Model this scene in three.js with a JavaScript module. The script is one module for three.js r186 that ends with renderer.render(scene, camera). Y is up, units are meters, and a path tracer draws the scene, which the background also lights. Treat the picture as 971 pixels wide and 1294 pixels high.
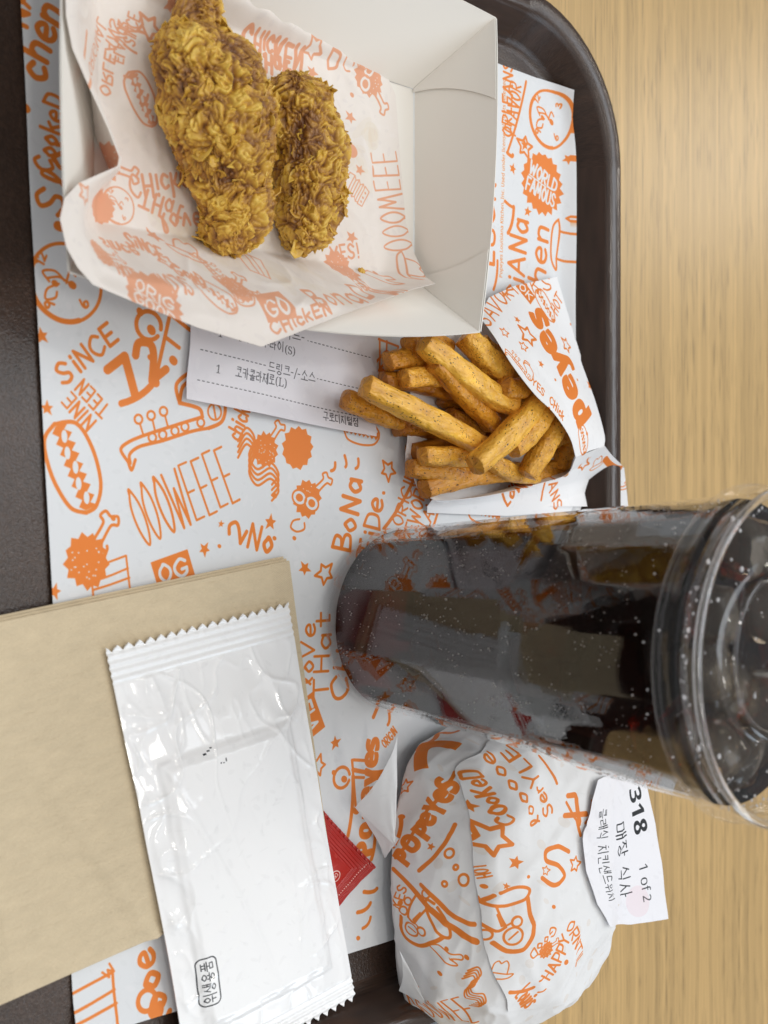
import * as THREE from 'three';
import { ImprovedNoise } from 'three/addons/math/ImprovedNoise.js';
import { mergeGeometries, mergeVertices, toCreasedNormals } from 'three/addons/utils/BufferGeometryUtils.js';

// ---------------------------------------------------------------- camera, light, exposure
const scene = new THREE.Scene();
const PITCH = THREE.MathUtils.degToRad(47.5), EYE = 0.338;
const camera = new THREE.PerspectiveCamera(45.31, 0.75, 0.02, 20);
camera.position.set(0, EYE, 0);
camera.focus = 0.45; camera.userData.fStop = 14;
camera.up.set(-1, 0, 0);                                     // the phone was held sideways
camera.lookAt(0, EYE - Math.sin(PITCH), -Math.cos(PITCH));
const renderer = new THREE.WebGLRenderer({ antialias: true });
renderer.toneMapping = THREE.LinearToneMapping;
renderer.toneMappingExposure = 0.95;
renderer.shadowMap.enabled = true;
{ // the even light of the room: pale walls above, a dark floor below
  const w = 64, h = 32, d = new Float32Array(w * h * 4); for (let y = 0; y < h; y++) for (let x = 0; x < w; x++) d.set(y < h / 2 ? [0.035, 0.031, 0.028, 1] : [0.27, 0.27, 0.275, 1], (y * w + x) * 4);
  const t = new THREE.DataTexture(d, w, h, THREE.RGBAFormat, THREE.FloatType); t.mapping = THREE.EquirectangularReflectionMapping; t.magFilter = THREE.LinearFilter; t.needsUpdate = true; scene.background = t; scene.environment = t;
}
function panel(name, color, intensity, w, h, [x, y, z], [tx, ty, tz]) {
  const l = new THREE.RectAreaLight(color, intensity, w, h);
  l.name = name; l.position.set(x, y, z); l.lookAt(tx, ty, tz); scene.add(l); return l;
}
panel('window', new THREE.Color(0.86, 0.93, 1.0), 4.0, 2.4, 1.2, [-0.6, 3.1, -2.4], [0, 0, -0.3]);
panel('side_window', new THREE.Color(0.72, 0.86, 1.0), 4.5, 1.2, 1.0, [2.4, 1.6, -2.1], [0, 0, -0.3]);
panel('ceiling', new THREE.Color(1.0, 0.98, 0.95), 0.60, 6, 5, [0, 2.5, -0.3], [0, 0, -0.301]);
panel('ceiling_lamp', new THREE.Color(1.0, 0.93, 0.82), 17, 0.5, 0.26, [-1.04, 1.75, -3.2], [0, 0, -0.3]);
for (const [x, z] of [[-0.55, -0.55], [0.6, -1.0], [0.25, 0.35]]) panel('ceiling_lamp', new THREE.Color(1.0, 0.95, 0.87), 55, 0.32, 0.07, [x, 2.2, z], [0, 0, -0.3]);

// ---------------------------------------------------------------- helpers
let seed = 7;
const rnd = () => { seed = (seed + 0x6d2b79f5) | 0; let t = Math.imul(seed ^ (seed >>> 15), 1 | seed); t = (t + Math.imul(t ^ (t >>> 7), 61 | t)) ^ t; return ((t ^ (t >>> 14)) >>> 0) / 4294967296; };
const rr = (a, b) => a + (b - a) * rnd();
const NZ = new ImprovedNoise(), noise = (x, y = 0, z = 0) => NZ.noise(x + 31.7, y + 17.43, z + 53.47);
const fbm = (x, y, z, n = 3) => { let s = 0, a = 1; for (let i = 0; i < n; i++, a *= 0.5, x *= 2.03, y *= 2.03, z *= 2.03) s += a * noise(x, y, z); return s; };
const ridge = (x, y, z = 0) => 1 - Math.min(1, Math.abs(noise(x, y, z)) * 2.2);
const clamp = THREE.MathUtils.clamp, lerp = THREE.MathUtils.lerp, sstep = (a, b, x) => { const t = clamp((x - a) / (b - a), 0, 1); return t * t * (3 - 2 * t); };
const V = (x, y, z) => new THREE.Vector3(x, y, z);
const hash = (x, y, z, k) => { let h = Math.imul(x, 374761393) ^ Math.imul(y, 668265263) ^ Math.imul(z, 2147483647 ^ 0x5bd1e995) ^ Math.imul(k + 1, 0x9e3779b1); h = Math.imul(h ^ (h >>> 13), 1274126177); h ^= h >>> 16; return (h >>> 0) / 4294967296; };
function cells(x, y, z) {                                    // nearest cell: distance, second distance, offset, random numbers
  const ix = Math.floor(x), iy = Math.floor(y), iz = Math.floor(z); let d1 = 9, d2 = 9, b = null;
  for (let i = -1; i <= 1; i++) for (let j = -1; j <= 1; j++) for (let k = -1; k <= 1; k++) {
    const a = ix + i, c = iy + j, e = iz + k, dx = a + hash(a, c, e, 0) - x, dy = c + hash(a, c, e, 1) - y, dz = e + hash(a, c, e, 2) - z, d = dx * dx + dy * dy + dz * dz;
    if (d < d1) { d2 = d1; d1 = d; b = [a, c, e, dx, dy, dz]; } else if (d < d2) d2 = d;
  }
  const [a, c, e, dx, dy, dz] = b;
  return { d1: Math.sqrt(d1), d2: Math.sqrt(d2), r: hash(a, c, e, 3), tilt: dx * (hash(a, c, e, 4) - 0.5) + dy * (hash(a, c, e, 5) - 0.5) + dz * (hash(a, c, e, 6) - 0.5) };
}
function grid(nu, nv, fn, uvf = (u, v) => [u, v], colf = null) {
  const p = [], uv = [], idx = [], col = [];
  for (let j = 0; j <= nv; j++) for (let i = 0; i <= nu; i++) {
    const u = i / nu, v = j / nv, q = fn(u, v, i, j); p.push(q[0] ?? q.x, q[1] ?? q.y, q[2] ?? q.z); uv.push(...uvf(u, v, q));
    if (colf) col.push(...colf(u, v, q));
    if (i < nu && j < nv) { const a = j * (nu + 1) + i, b = a + 1, c = a + nu + 1, d = c + 1; idx.push(a, c, b, b, c, d); }
  }
  const g = new THREE.BufferGeometry();
  g.setAttribute('position', new THREE.Float32BufferAttribute(p, 3)); g.setAttribute('uv', new THREE.Float32BufferAttribute(uv, 2));
  if (colf) g.setAttribute('color', new THREE.Float32BufferAttribute(col, 3));
  g.setIndex(idx); g.computeVertexNormals(); return g;
}
function slab(nu, nv, fn, thick, uvf) {                      // a sheet with thickness; the sheet is the upper face
  const g = grid(nu, nv, fn, uvf), P0 = g.attributes.position.array, N = g.attributes.normal.array, U0 = g.attributes.uv.array, n = P0.length / 3;
  let up = 0; for (let i = 0; i < n; i++) up += N[i * 3 + 1];
  const sg = up >= 0 ? 1 : -1, s = -sg * thick, F = g.index.array, edge = [], p = [], nn = [], uv = [], idx = [];
  for (let k = 0; k < n * 3; k++) { p.push(P0[k]); nn.push(N[k] * sg); } for (let k = 0; k < n * 3; k++) { p.push(P0[k] + N[k] * s); nn.push(-N[k] * sg); } for (let k = 0; k < 2; k++) for (let i = 0; i < n * 2; i++) uv.push(U0[i]);
  for (let k = 0; k < F.length; k += 3) { const a = F[k], b = F[k + 1], c = F[k + 2]; sg > 0 ? idx.push(a, b, c, a + n, c + n, b + n) : idx.push(a, c, b, a + n, b + n, c + n); }
  for (let i = 0; i < nu; i++) edge.push([i + 1, i], [nv * (nu + 1) + i, nv * (nu + 1) + i + 1]);
  for (let j = 0; j < nv; j++) edge.push([j * (nu + 1), (j + 1) * (nu + 1)], [(j + 1) * (nu + 1) + nu, j * (nu + 1) + nu]);
  for (const [a, b] of edge) {                               // the cut edge all round
    const m = p.length / 3, A = V(p[a * 3], p[a * 3 + 1], p[a * 3 + 2]), B = V(p[b * 3], p[b * 3 + 1], p[b * 3 + 2]), C = V(p[(a + n) * 3], p[(a + n) * 3 + 1], p[(a + n) * 3 + 2]), D = V(p[(b + n) * 3], p[(b + n) * 3 + 1], p[(b + n) * 3 + 2]);
    const nm = B.clone().sub(A).cross(C.clone().sub(A)).multiplyScalar(-sg).normalize(); if (!(nm.lengthSq() > 0.5)) continue;
    for (const [q, o] of [[A, a], [B, b], [C, a], [D, b]]) { p.push(q.x, q.y, q.z); nn.push(nm.x, nm.y, nm.z); uv.push(U0[o * 2], U0[o * 2 + 1]); }
    sg > 0 ? idx.push(m, m + 2, m + 1, m + 1, m + 2, m + 3) : idx.push(m, m + 1, m + 2, m + 1, m + 3, m + 2);
  }
  const h = new THREE.BufferGeometry(); h.setAttribute('position', new THREE.Float32BufferAttribute(p, 3)); h.setAttribute('normal', new THREE.Float32BufferAttribute(nn, 3)); h.setAttribute('uv', new THREE.Float32BufferAttribute(uv, 2)); h.setIndex(idx); return h;
}
function curve(pts, tension = 0.5) { return new THREE.CatmullRomCurve3(pts.map((p) => V(...p)), false, 'catmullrom', tension); }
const along = (pts) => {                                     // straight pieces by arc length
  const q = pts.map((p) => V(...p)), L = [0]; for (let i = 1; i < q.length; i++) L.push(L[i - 1] + q[i].distanceTo(q[i - 1]));
  return (t) => { const s = clamp(t, 0, 1) * L.at(-1); let i = 1; while (i < q.length - 1 && L[i] < s) i++; return q[i - 1].clone().lerp(q[i], (s - L[i - 1]) / (L[i] - L[i - 1] || 1)); };
};
function coons(c0, c1, d0, d1) {                             // c0,c1: v=0,1 along u; d0,d1: u=0,1 along v
  const P00 = c0(0), P10 = c0(1), P01 = c1(0), P11 = c1(1);
  return (u, v) => c0(u).clone().multiplyScalar(1 - v).addScaledVector(c1(u), v).addScaledVector(d0(v), 1 - u).addScaledVector(d1(v), u)
    .addScaledVector(P00, -(1 - u) * (1 - v)).addScaledVector(P10, -u * (1 - v)).addScaledVector(P01, -(1 - u) * v).addScaledVector(P11, -u * v);
}
const used = {};
const numbered = (n) => { const k = used[n] ?? 0; used[n] = k + 1; return k ? n + '_' + String(k).padStart(3, '0') : n; };
function tag(o, label, category, group, kind) { o.userData.label = label; if (category) o.userData.category = category; if (group) o.userData.group = group; if (kind) o.userData.kind = kind; return o; }
function thing(name, label, category, at = [0, 0, 0], group) { const o = new THREE.Group(); o.name = numbered(name); o.position.set(...at); scene.add(o); return tag(o, label, category, group); }
function part(name, geo, mat, parent, label) {
  const m = new THREE.Mesh(geo, mat); m.name = name; m.castShadow = m.receiveShadow = true; parent.add(m);
  m.position.copy(parent.position ?? V(0, 0, 0)).negate(); if (parent === scene || parent.isMesh) m.position.set(0, 0, 0);
  if (label) m.userData.label = label; return m;
}
function lathe(pts, seg = 96) { return new THREE.LatheGeometry(pts.map(([x, y]) => new THREE.Vector2(x, y)), seg); }
function dataTex(w, h, fn, srgb = true) {
  const d = new Uint8Array(w * h * 4);
  for (let y = 0; y < h; y++) for (let x = 0; x < w; x++) { const c = fn(x, y); d.set([c[0], c[1], c[2], 255], (y * w + x) * 4); }
  const t = new THREE.DataTexture(d, w, h); t.magFilter = t.minFilter = THREE.LinearFilter; t.wrapS = t.wrapT = THREE.RepeatWrapping; if (srgb) t.colorSpace = THREE.SRGBColorSpace; t.needsUpdate = true; return t;
}
const std = (o) => new THREE.MeshStandardMaterial(o), phys = (o) => new THREE.MeshPhysicalMaterial(o);

// ---------------------------------------------------------------- hand lettering and doodles for the printed papers
const GL = {
  A: '0,10 4,0 8,10|2,6.5 6.5,6.5', B: '1,10 1,0|~1,0 6,1 5.5,4 1,5|~1,5 7,6 7,9 1,10', C: '~8,2 5,0 1,3 1,7 4,10 8,8', D: '1,10 1,0|~1,0 7,2 7,8 1,10', E: '7,0 1,0 1,10 7,10|1,5 6,5', F: '7,0 1,0 1,10|1,5 6,5',
  G: '~8,2 5,0 1,3 1,7 4,10 7.5,8.5 8,6|8,6 5,6', H: '1,0 1,10|7,0 7,10|1,5 7,5', I: '2,0 2,10', K: '1,0 1,10|7,0 1,6|3,4.5 7,10', L: '1,0 1,10 6,10', M: '0,10 1.5,0 4.5,7 7.5,0 9,10', N: '1,10 1,0 7,10 7,0',
  O: '~4,0 1,3 1,7 4,10 7,7 7,3 4,0 3,.6', P: '1,10 1,0|~1,0 7,1 7,5 1,6', R: '1,10 1,0|~1,0 7,1 6.5,5 1,6|3,6 7,10', S: '~7,2 4,0 1,2 3,5 6,6.5 6,9 3,10 0,8.5', T: '0,0 8,0|4,0 4,10', U: '~1,0 1,8 4,10 7,8 7,0', V: '0,0 4,10 8,0',
  W: '0,0 2.5,10 5,3 7.5,10 10,0', Y: '0,0 4,5 8,0|4,5 4,10', Z: '0,0 7,0 0,10 7,10', a: '~6,5 3,4 1,7 3,10 6,8|6,4 6.3,10', b: '1,0 1,10|~1,6 4,4 7,7 4,10 1,9', c: '~6,5 3,4 1,7 3,10 6,9', d: '6,0 6,10|~6,5 3,4 1,7 3,10 6,8', e: '~1,7 6,6.5 6,4.5 3.5,3.6 1,6 1.5,9 4,10 6.5,9', f: '~6,1 4,0 3,2 3,10|1,5 5,5',
  h: '1,0 1,10|~1,6 3,4 6,5 6,10', i: '2,4 2,10|2,1 2,1.6', k: '1,0 1,10|6,4 1,7|3,6 6,10', l: '~1,9 3.5,5 4,1 2.2,1 2,7 4,10', n: '1,4 1,10|~1,6 3,4 6,5 6,10', o: '~3.5,4 1,7 3.5,10 6,7 3.5,4 2.5,4.6', p: '1,4 1,13|~1,5 4,3.5 6.5,6.5 4.5,9.5 1,9', r: '1,4 1,10|~1,6 3,4 5,4.5', s: '~6,4.5 3,4 2,6 5,7.5 5,9.5 1,9.5', t: '3,1 3,10 5,10|1,4 6,4', u: '~1,4 1,8 3,10 6,8|6,4 6,10', v: '1,4 3.5,10 6,4', w: '0,4 2,10 4,5 6,10 8,4', y: '1,4 3.5,9|6.5,4 2,13',
  0: '~4,0 1,3 1,7 4,10 7,7 7,3 4,0', 1: '1,2 3,0 3,10', 2: '~1,2 4,0 7,2 6,5 1,10|1,10 7,10', 3: '~1,1 5,0 6,3 3,5|~3,5 7,6 6,9 1,9.5', 6: '~6,0 2,4 1,8 4,10 7,8 5,5 1.5,7', 7: '0,0 7,0 3,10', 8: '~4,5 1,2.5 4,0 7,2.5 4,5 1,7.5 4,10 7,7.5 4,5', 9: '~7,3 4,5 1,3 4,0 7,2 6,10', '.': '1.5,9.5 1.6,10', '!': '2,0 2,7|2,9.5 2,10', '-': '1,5 6,5', "'": '2,0 1,3', ',': '2,9 1,12',
};
const WIDE = (ch) => { const s = GL[ch]; if (!s) return 5; let m = 0; for (const q of s.replaceAll('~', '').split(/[ |]/)) m = Math.max(m, +q.split(',')[0]); return m + 2.2; };
function strokes(c, str, sx, sy) {
  for (const st of str.split('|')) {
    const smooth = st[0] === '~', q = st.replace('~', '').split(' ').map((a) => a.split(',').map(Number)).map(([a, b]) => [a * sx, b * sy]);
    c.beginPath(); c.moveTo(...q[0]);
    if (!smooth) for (const p of q.slice(1)) c.lineTo(...p);
    else for (let i = 0; i < q.length - 1; i++) {
      const p0 = q[i - 1] ?? q[i], p1 = q[i], p2 = q[i + 1], p3 = q[i + 2] ?? p2;
      c.bezierCurveTo(p1[0] + (p2[0] - p0[0]) / 6, p1[1] + (p2[1] - p0[1]) / 6, p2[0] - (p3[0] - p1[0]) / 6, p2[1] - (p3[1] - p1[1]) / 6, ...p2);
    }
    c.stroke();
  }
}
// hand lettering from (x0,y0) to (x1,y1), letters h high standing to the left of that direction
function letter(c, str, x0, y0, x1, y1, h, w = h * 0.16, wob = 0.1, mirror = 1) {
  c.save(); c.translate(x0, y0); c.rotate(Math.atan2(y1 - y0, x1 - x0)); c.scale(1, mirror);
  const L = Math.hypot(x1 - x0, y1 - y0); let tot = 0; for (const ch of str) tot += WIDE(ch); const sx = L / tot; let x = 0;
  c.lineCap = c.lineJoin = 'round';
  for (const ch of str) {
    if (GL[ch]) { c.save(); c.translate(x + 0.8 * sx, -h + h * wob * (rnd() - 0.5)); c.rotate(wob * 0.8 * (rnd() - 0.5)); c.lineWidth = 0.88 * w * (1 + 0.25 * (rnd() - 0.5)); strokes(c, GL[ch], sx, h / 10); c.restore(); }
    x += WIDE(ch) * sx;
  }
  c.restore();
}
// heavy display lettering from the bold font, for the shop's name
function display(c, str, x0, y0, x1, y1, h, mirror = 1) {
  c.save(); c.translate(x0, y0); c.rotate(Math.atan2(y1 - y0, x1 - x0)); const L = Math.hypot(x1 - x0, y1 - y0);
  c.font = 'bold 20px sans-serif'; const w = [...str].reduce((s, ch) => s + c.measureText(ch).width, 0); c.scale(L / w, (h / 14.5) * mirror); c.lineJoin = 'round'; c.lineWidth = 1.7; let x = 0;
  [...str].forEach((ch, i) => { c.save(); c.translate(x, i % 2 ? -0.9 : 0.6); c.rotate(0.1 * ((i % 3) - 1)); c.fillText(ch, 0, 0); c.strokeText(ch, 0, 0); c.restore(); x += c.measureText(ch).width; });
  c.restore();
}
function at(c, x, y, deg, s, fn) { c.save(); c.translate(x, y); c.rotate(deg * Math.PI / 180); c.scale(s, s); c.lineCap = c.lineJoin = 'round'; fn(c); c.restore(); }
const star = (c, n = 5, r = 0.45) => { c.beginPath(); for (let i = 0; i < n * 2; i++) { const a = i * Math.PI / n, q = i % 2 ? r : 1 - 0.22 * ((i * 7) % 3) / 2; c.lineTo(Math.cos(a) * q, Math.sin(a) * q); } c.closePath(); };
const solidStar = (c, x, y, s, a = 0) => at(c, x, y, a, s, () => { star(c, 5, 0.4); c.fill(); });
const openStar = (c, x, y, s, a = 0) => at(c, x, y, a, s, () => { star(c, 5, 0.45); c.lineWidth = 0.2; c.stroke(); });
const dot = (c, x, y, s) => { c.beginPath(); c.ellipse(x, y, s, s * 0.8, 0.5, 0, 7); c.fill(); };
const tick = (c, x0, y0, x1, y1, w) => { c.lineCap = 'round'; c.lineWidth = w; c.beginPath(); c.moveTo(x0, y0); c.quadraticCurveTo((x0 + x1) / 2 + w, (y0 + y1) / 2 + w, x1, y1); c.stroke(); };
const path = (c, str, w) => { c.lineWidth = w; strokes(c, str, 1, 1); };
const blob = (c, rx, ry, n = 26, k = 0.09) => { c.beginPath(); for (let i = 0; i < n; i++) { const a = i / n * 6.2832, q = 1 + k * (i % 2 ? 1 : -1) * (0.5 + rnd()); c.lineTo(Math.cos(a) * rx * q, Math.sin(a) * ry * q); } c.closePath(); c.fill(); };
const PAPER = { v: '#f1f3f4' };
const clock = (c) => {          // round dial with a lily and a few digits, radius 1
  c.lineWidth = 0.085; c.beginPath(); c.arc(0, 0, 0.95, 0, 7); c.stroke(); c.lineWidth = 0.13; c.beginPath(); c.arc(0, 0, 0.94, 1.2, 3.6); c.stroke();
  path(c, '~-.5,-.05 -.2,-.12 .1,0|~-.45,.02 -.62,-.2 -.3,-.25 -.05,-.05|~-.2,.05 -.5,.2 -.55,.45 -.3,.4 -.25,.25|~0,0 .1,-.3 .25,-.2', 0.06); dot(c, 0.16, 0.03, 0.12); dot(c, -0.3, 0.05, 0.1);
  letter(c, '12', -0.62, -0.3, -0.5, -0.62, 0.22, 0.07); letter(c, '9', -0.35, 0.72, -0.33, 0.5, 0.24, 0.07); letter(c, '6', 0.55, 0.6, 0.6, 0.36, 0.24, 0.07); letter(c, '3', 0.45, -0.5, 0.47, -0.68, 0.2, 0.06);
};
const bone = (c, x, y, a, l) => at(c, x, y, a, l, () => { path(c, '~0,-.14 .55,-.14 .68,-.34 .9,-.25 .85,-.02 .97,.2 .75,.34 .6,.14 0,.14', 0.1); });
const drumstick = (c, glasses, text) => { // blob of breaded meat with a bone up right, about 2 across
  blob(c, 0.7, 0.78); bone(c, 0.42, -0.55, -52, 0.95); const f = c.fillStyle, s = c.strokeStyle; c.fillStyle = PAPER.v; for (let i = 0; i < 22; i++) { const a = rnd() * 6.28, q = Math.sqrt(rnd()) * 0.6; c.fillRect(Math.cos(a) * q, Math.sin(a) * q, 0.05, 0.04); }
  if (glasses) { for (const x of [-0.42, 0.28]) { c.fillStyle = PAPER.v; c.beginPath(); c.ellipse(x, 0.1 + x * 0.1, 0.36, 0.3, 0.2, 0, 7); c.fill(); c.fillStyle = f; c.beginPath(); c.ellipse(x, 0.1 + x * 0.1, 0.2, 0.17, 0.2, 0, 7); c.fill(); } c.lineWidth = 0.09; c.beginPath(); c.ellipse(-0.42, 0.06, 0.38, 0.32, 0.2, 0, 7); c.stroke(); c.beginPath(); c.ellipse(0.28, 0.13, 0.38, 0.32, 0.2, 0, 7); c.stroke(); path(c, '~-.2,.95 -.5,1.1 -.55,1.4 -.2,1.5 .15,1.3 .1,1.05', 0.09); }
  c.fillStyle = f; c.strokeStyle = s;
};
const noodles = (c) => { for (let k = 0; k < 4; k++) { const q = k * 0.16; path(c, `~-.9,${-0.5 + q} -.6,${-0.9 + q} -.3,${-0.6 + q} -.5,${-0.1 + q} -.2,${0.3 + q} .3,${0.1 + q} .6,${0.45 + q} .35,${0.75 + q}`, 0.075); } };
const poboy = (c) => {          // filled roll, long axis x, length 2
  path(c, '~-.95,.1 -.8,-.35 -.2,-.5 .5,-.42 .9,-.15 .95,.1|~-.95,.12 -.7,.45 0,.55 .7,.42 .95,.12', 0.085);
  c.beginPath(); for (let i = 0; i <= 16; i++) c.lineTo(-0.9 + i * 0.1125, -0.16 + (i % 2 ? 0.11 : -0.03)); for (let i = 16; i >= 0; i--) c.lineTo(-0.9 + i * 0.1125, 0.14 + (i % 2 ? 0.09 : -0.03)); c.closePath(); c.fill();
  const f = c.fillStyle; c.fillStyle = PAPER.v; for (let i = 0; i < 5; i++) { c.beginPath(); c.ellipse(-0.65 + i * 0.33, 0 + (i % 2) * 0.06, 0.13, 0.065, 0.3, 0, 7); c.fill(); } c.fillStyle = f;
};
const sax = (c) => {            // saxophone: bell upper right, mouthpiece lower left, about 2.4 wide
  path(c, '~-1.05,.75 -1.2,.5 -1.0,.35 -.6,.22 .2,.02 .8,-.12|~-1.0,.78 -1.0,.6 -.75,.45 -.2,.35 .5,.18 .95,.12', 0.07); path(c, '~-1.05,.75 -.98,.92 -.88,.72', 0.07);
  path(c, '~.8,-.12 .72,-.3 .25,-.42|~.25,-.42 .2,-.8 .55,-1.05 .62,-.95 .35,-.75 .25,-.42|~.95,.12 1.3,-.02 1.4,-.4 1.15,-.9 .62,-.95', 0.085); c.lineWidth = 0.05;
  for (const [x, y] of [[-0.45, 0.28], [-0.2, 0.23], [0.1, 0.16], [0.35, 0.08], [0.75, 0.0], [-0.75, -0.1], [-0.45, -0.17], [-0.15, -0.25]]) { c.beginPath(); c.arc(x, y, 0.09, 0, 7); c.stroke(); } path(c, '-.72,0 -.66,.22|-.42,-.07 -.38,.14|-.12,-.16 -.06,.08', 0.045);
  c.beginPath(); c.arc(1.12, -0.22, 0.17, 0, 7); c.stroke(); path(c, '1.1,-.36 1.14,-.08', 0.05);
};
const sax2 = (c) => {           // the bell of a saxophone close to, opening up
  path(c, '~-.55,-.78 -.75,-.55 -.2,-.45 .4,-.62 .55,-.9 .1,-1.0 -.4,-.85', 0.1); path(c, '~.5,-.66 .6,-.2 .75,.4 .5,.85 .05,.9 -.35,.65', 0.14); path(c, '-.45,-.46 -.1,.18', 0.08); path(c, '~-.1,.18 -.3,.3 -.65,.12 -1.05,-.25', 0.09); path(c, '-.38,-.2 -.2,.15 -.12,.1 -.32,-.22', 0.06); c.lineWidth = 0.07;
  for (const [x, y, r] of [[-0.95, -0.6, 0.15], [-0.85, 0.15, 0.14], [-0.55, 0.42, 0.15], [0.2, 0.02, 0.15], [0.15, 0.45, 0.26]]) { c.beginPath(); c.arc(x, y, r, 0, 7); c.stroke(); } path(c, '.02,.06 -.1,.14|-.62,.54 -.82,.72|.05,.55 .26,.33', 0.06); dot(c, -0.85, 0.45, 0.12);
};
const bucket = (c) => { path(c, '-.55,-.5 -.4,.8 .5,.85 .65,-.45 -.55,-.5|~-.15,-.5 -.05,.2 0,.82|~.15,-.5 .22,.2 .25,.82', 0.07); };
const accordion = (c) => { path(c, '-.9,-.6 -.5,-.7 -.5,.6 -.9,.5 -.9,-.6|.5,-.7 .9,-.6 .9,.5 .5,.6 .5,-.7|-.5,-.7 -.3,-.5 -.1,-.7 .1,-.5 .3,-.7 .5,-.55|-.5,.6 -.3,.42 -.1,.6 .1,.42 .3,.6 .5,.5|-.3,-.5 -.3,.42|-.1,-.7 -.1,.6|.1,-.5 .1,.42|.3,-.7 .3,.6', 0.07); for (const y of [-0.35, 0, 0.3]) dot(c, 0.7, y, 0.08); };
const hat = (c) => { path(c, '~-.9,.3 -.6,.55 0,.6 .6,.5 .9,.2 .5,.25|~-.9,.3 -.5,.2 .5,.25|~-.5,.2 -.45,-.4 -.2,-.6 0,-.45 .25,-.65 .5,-.35 .5,.25', 0.09); };
const lamp = (c) => { c.lineWidth = 0.16; c.beginPath(); c.arc(0, 0, 0.5, 0.4, 6.1); c.stroke(); dot(c, 0.15, 0.1, 0.2); dot(c, -0.48, -0.3, 0.16); path(c, '.65,-.75 .9,1.7|.75,-.75 1.6,-.6|.8,.1 1.4,.2', 0.15); dot(c, 0.9, 1.75, 0.22); };
const fame = (c, a, b) => { blob(c, 1, 1, 40, 0.07); const s = c.strokeStyle; c.strokeStyle = PAPER.v; letter(c, a, -0.75, -0.06, 0.72, -0.06, 0.42, 0.09); letter(c, b, -0.75, 0.55, 0.8, 0.5, 0.45, 0.09); path(c, '-.7,.02 .2,.02', 0.05); c.strokeStyle = s; };
const gator = (c) => { path(c, '~-1,.1 -.5,-.3 .2,-.2 .9,-.45 1.0,-.2 .4,.05 .9,.2 .5,.4 -.3,.3 -1,.1', 0.09); dot(c, 0, -0.35, 0.14); path(c, '.3,.02 .4,.12 .5,.0 .6,.1', 0.05); };
const flag = (c, s) => { c.beginPath(); c.moveTo(-1, -0.6); c.lineTo(0.9, -0.8); c.lineTo(1.1, 0.5); c.lineTo(-0.8, 0.7); c.closePath(); c.fill(); const k = c.strokeStyle; c.strokeStyle = PAPER.v; letter(c, s, -0.7, 0.4, 0.85, 0.25, 0.75, 0.16); c.strokeStyle = k; };
function sheet(w, h, ppm, paper, ink, draw) {
  const cv = document.createElement('canvas'); cv.width = Math.round(w * ppm); cv.height = Math.round(h * ppm);
  const c = cv.getContext('2d'); c.fillStyle = paper; c.fillRect(0, 0, cv.width, cv.height); c.scale(ppm, ppm);
  for (let i = 0; i < w * h * 0.05; i++) { c.fillStyle = rnd() < 0.5 ? 'rgba(120,125,140,0.035)' : 'rgba(255,255,255,0.09)'; c.beginPath(); c.ellipse(rnd() * w, rnd() * h, rr(0.3, 2.2), rr(0.2, 0.9), rnd() * 3.2, 0, 7); c.fill(); }
  PAPER.v = paper; c.fillStyle = c.strokeStyle = ink; draw(c);
  const t = new THREE.CanvasTexture(cv); t.colorSpace = THREE.SRGBColorSpace; t.magFilter = THREE.LinearFilter; t.anisotropy = 8; return t;
}
// Korean lettering: a syllable is taken apart into its letters, each letter a few strokes in a unit box
const J0 = 'ㄱ.1,.1 .9,.1 .8,.95;ㄲ;ㄴ.1,.1 .1,.9 .9,.9;ㄷ.9,.1 .1,.1 .1,.9 .9,.9;ㄸ;ㄹ.1,.1 .9,.1 .9,.5 .1,.5 .1,.9 .95,.9;ㅁ.1,.1 .9,.1 .9,.9 .1,.9 .1,.1;ㅂ.1,.1 .1,.9 .9,.9 .9,.1|.1,.5 .9,.5;ㅃ;ㅅ.5,.05 .05,.95|.45,.4 .95,.95;ㅆ;ㅇ~.5,.05 .08,.5 .5,.95 .92,.5 .5,.05 .3,.12;ㅈ.1,.1 .9,.1|.52,.1 .05,.95|.48,.45 .95,.95;ㅉ;ㅊ.4,-.1 .6,-.1|.1,.18 .9,.18|.52,.18 .05,.98|.48,.5 .95,.98;ㅋ.1,.1 .9,.1 .8,.95|.1,.5 .85,.48;ㅌ.9,.1 .1,.1 .1,.9 .9,.9|.1,.5 .85,.5;ㅍ.05,.1 .95,.1|.3,.1 .3,.9|.7,.1 .7,.9|.0,.9 1,.9;ㅎ.35,-.05 .65,-.05|.1,.2 .9,.2|~.5,.35 .15,.65 .5,.95 .85,.65 .5,.35'.split(';').map((s) => s.slice(1));
const VV = { 0: '.3,0 .3,1|.3,.5 .8,.5', 1: '.2,0 .2,1|.2,.5 .75,.5|.75,0 .75,1', 4: '.6,0 .6,1|.1,.5 .6,.5', 5: '.4,.05 .4,1|0,.5 .4,.5|.85,0 .85,1', 20: '.5,0 .5,1' };
const HV = { 8: '.5,0 .5,.7|0,.75 1,.75', 12: '.3,0 .3,.7|.7,0 .7,.7|0,.75 1,.75', 13: '0,.2 1,.2|.5,.2 .5,1', 18: '0,.5 1,.5' };
const TT = [null, 0, 1, null, 2, null, null, 3, 5, null, null, null, null, null, null, null, 6, 7, null, 9, 10, 11, 12, 14, 15, 16, 17, 18];
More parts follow.
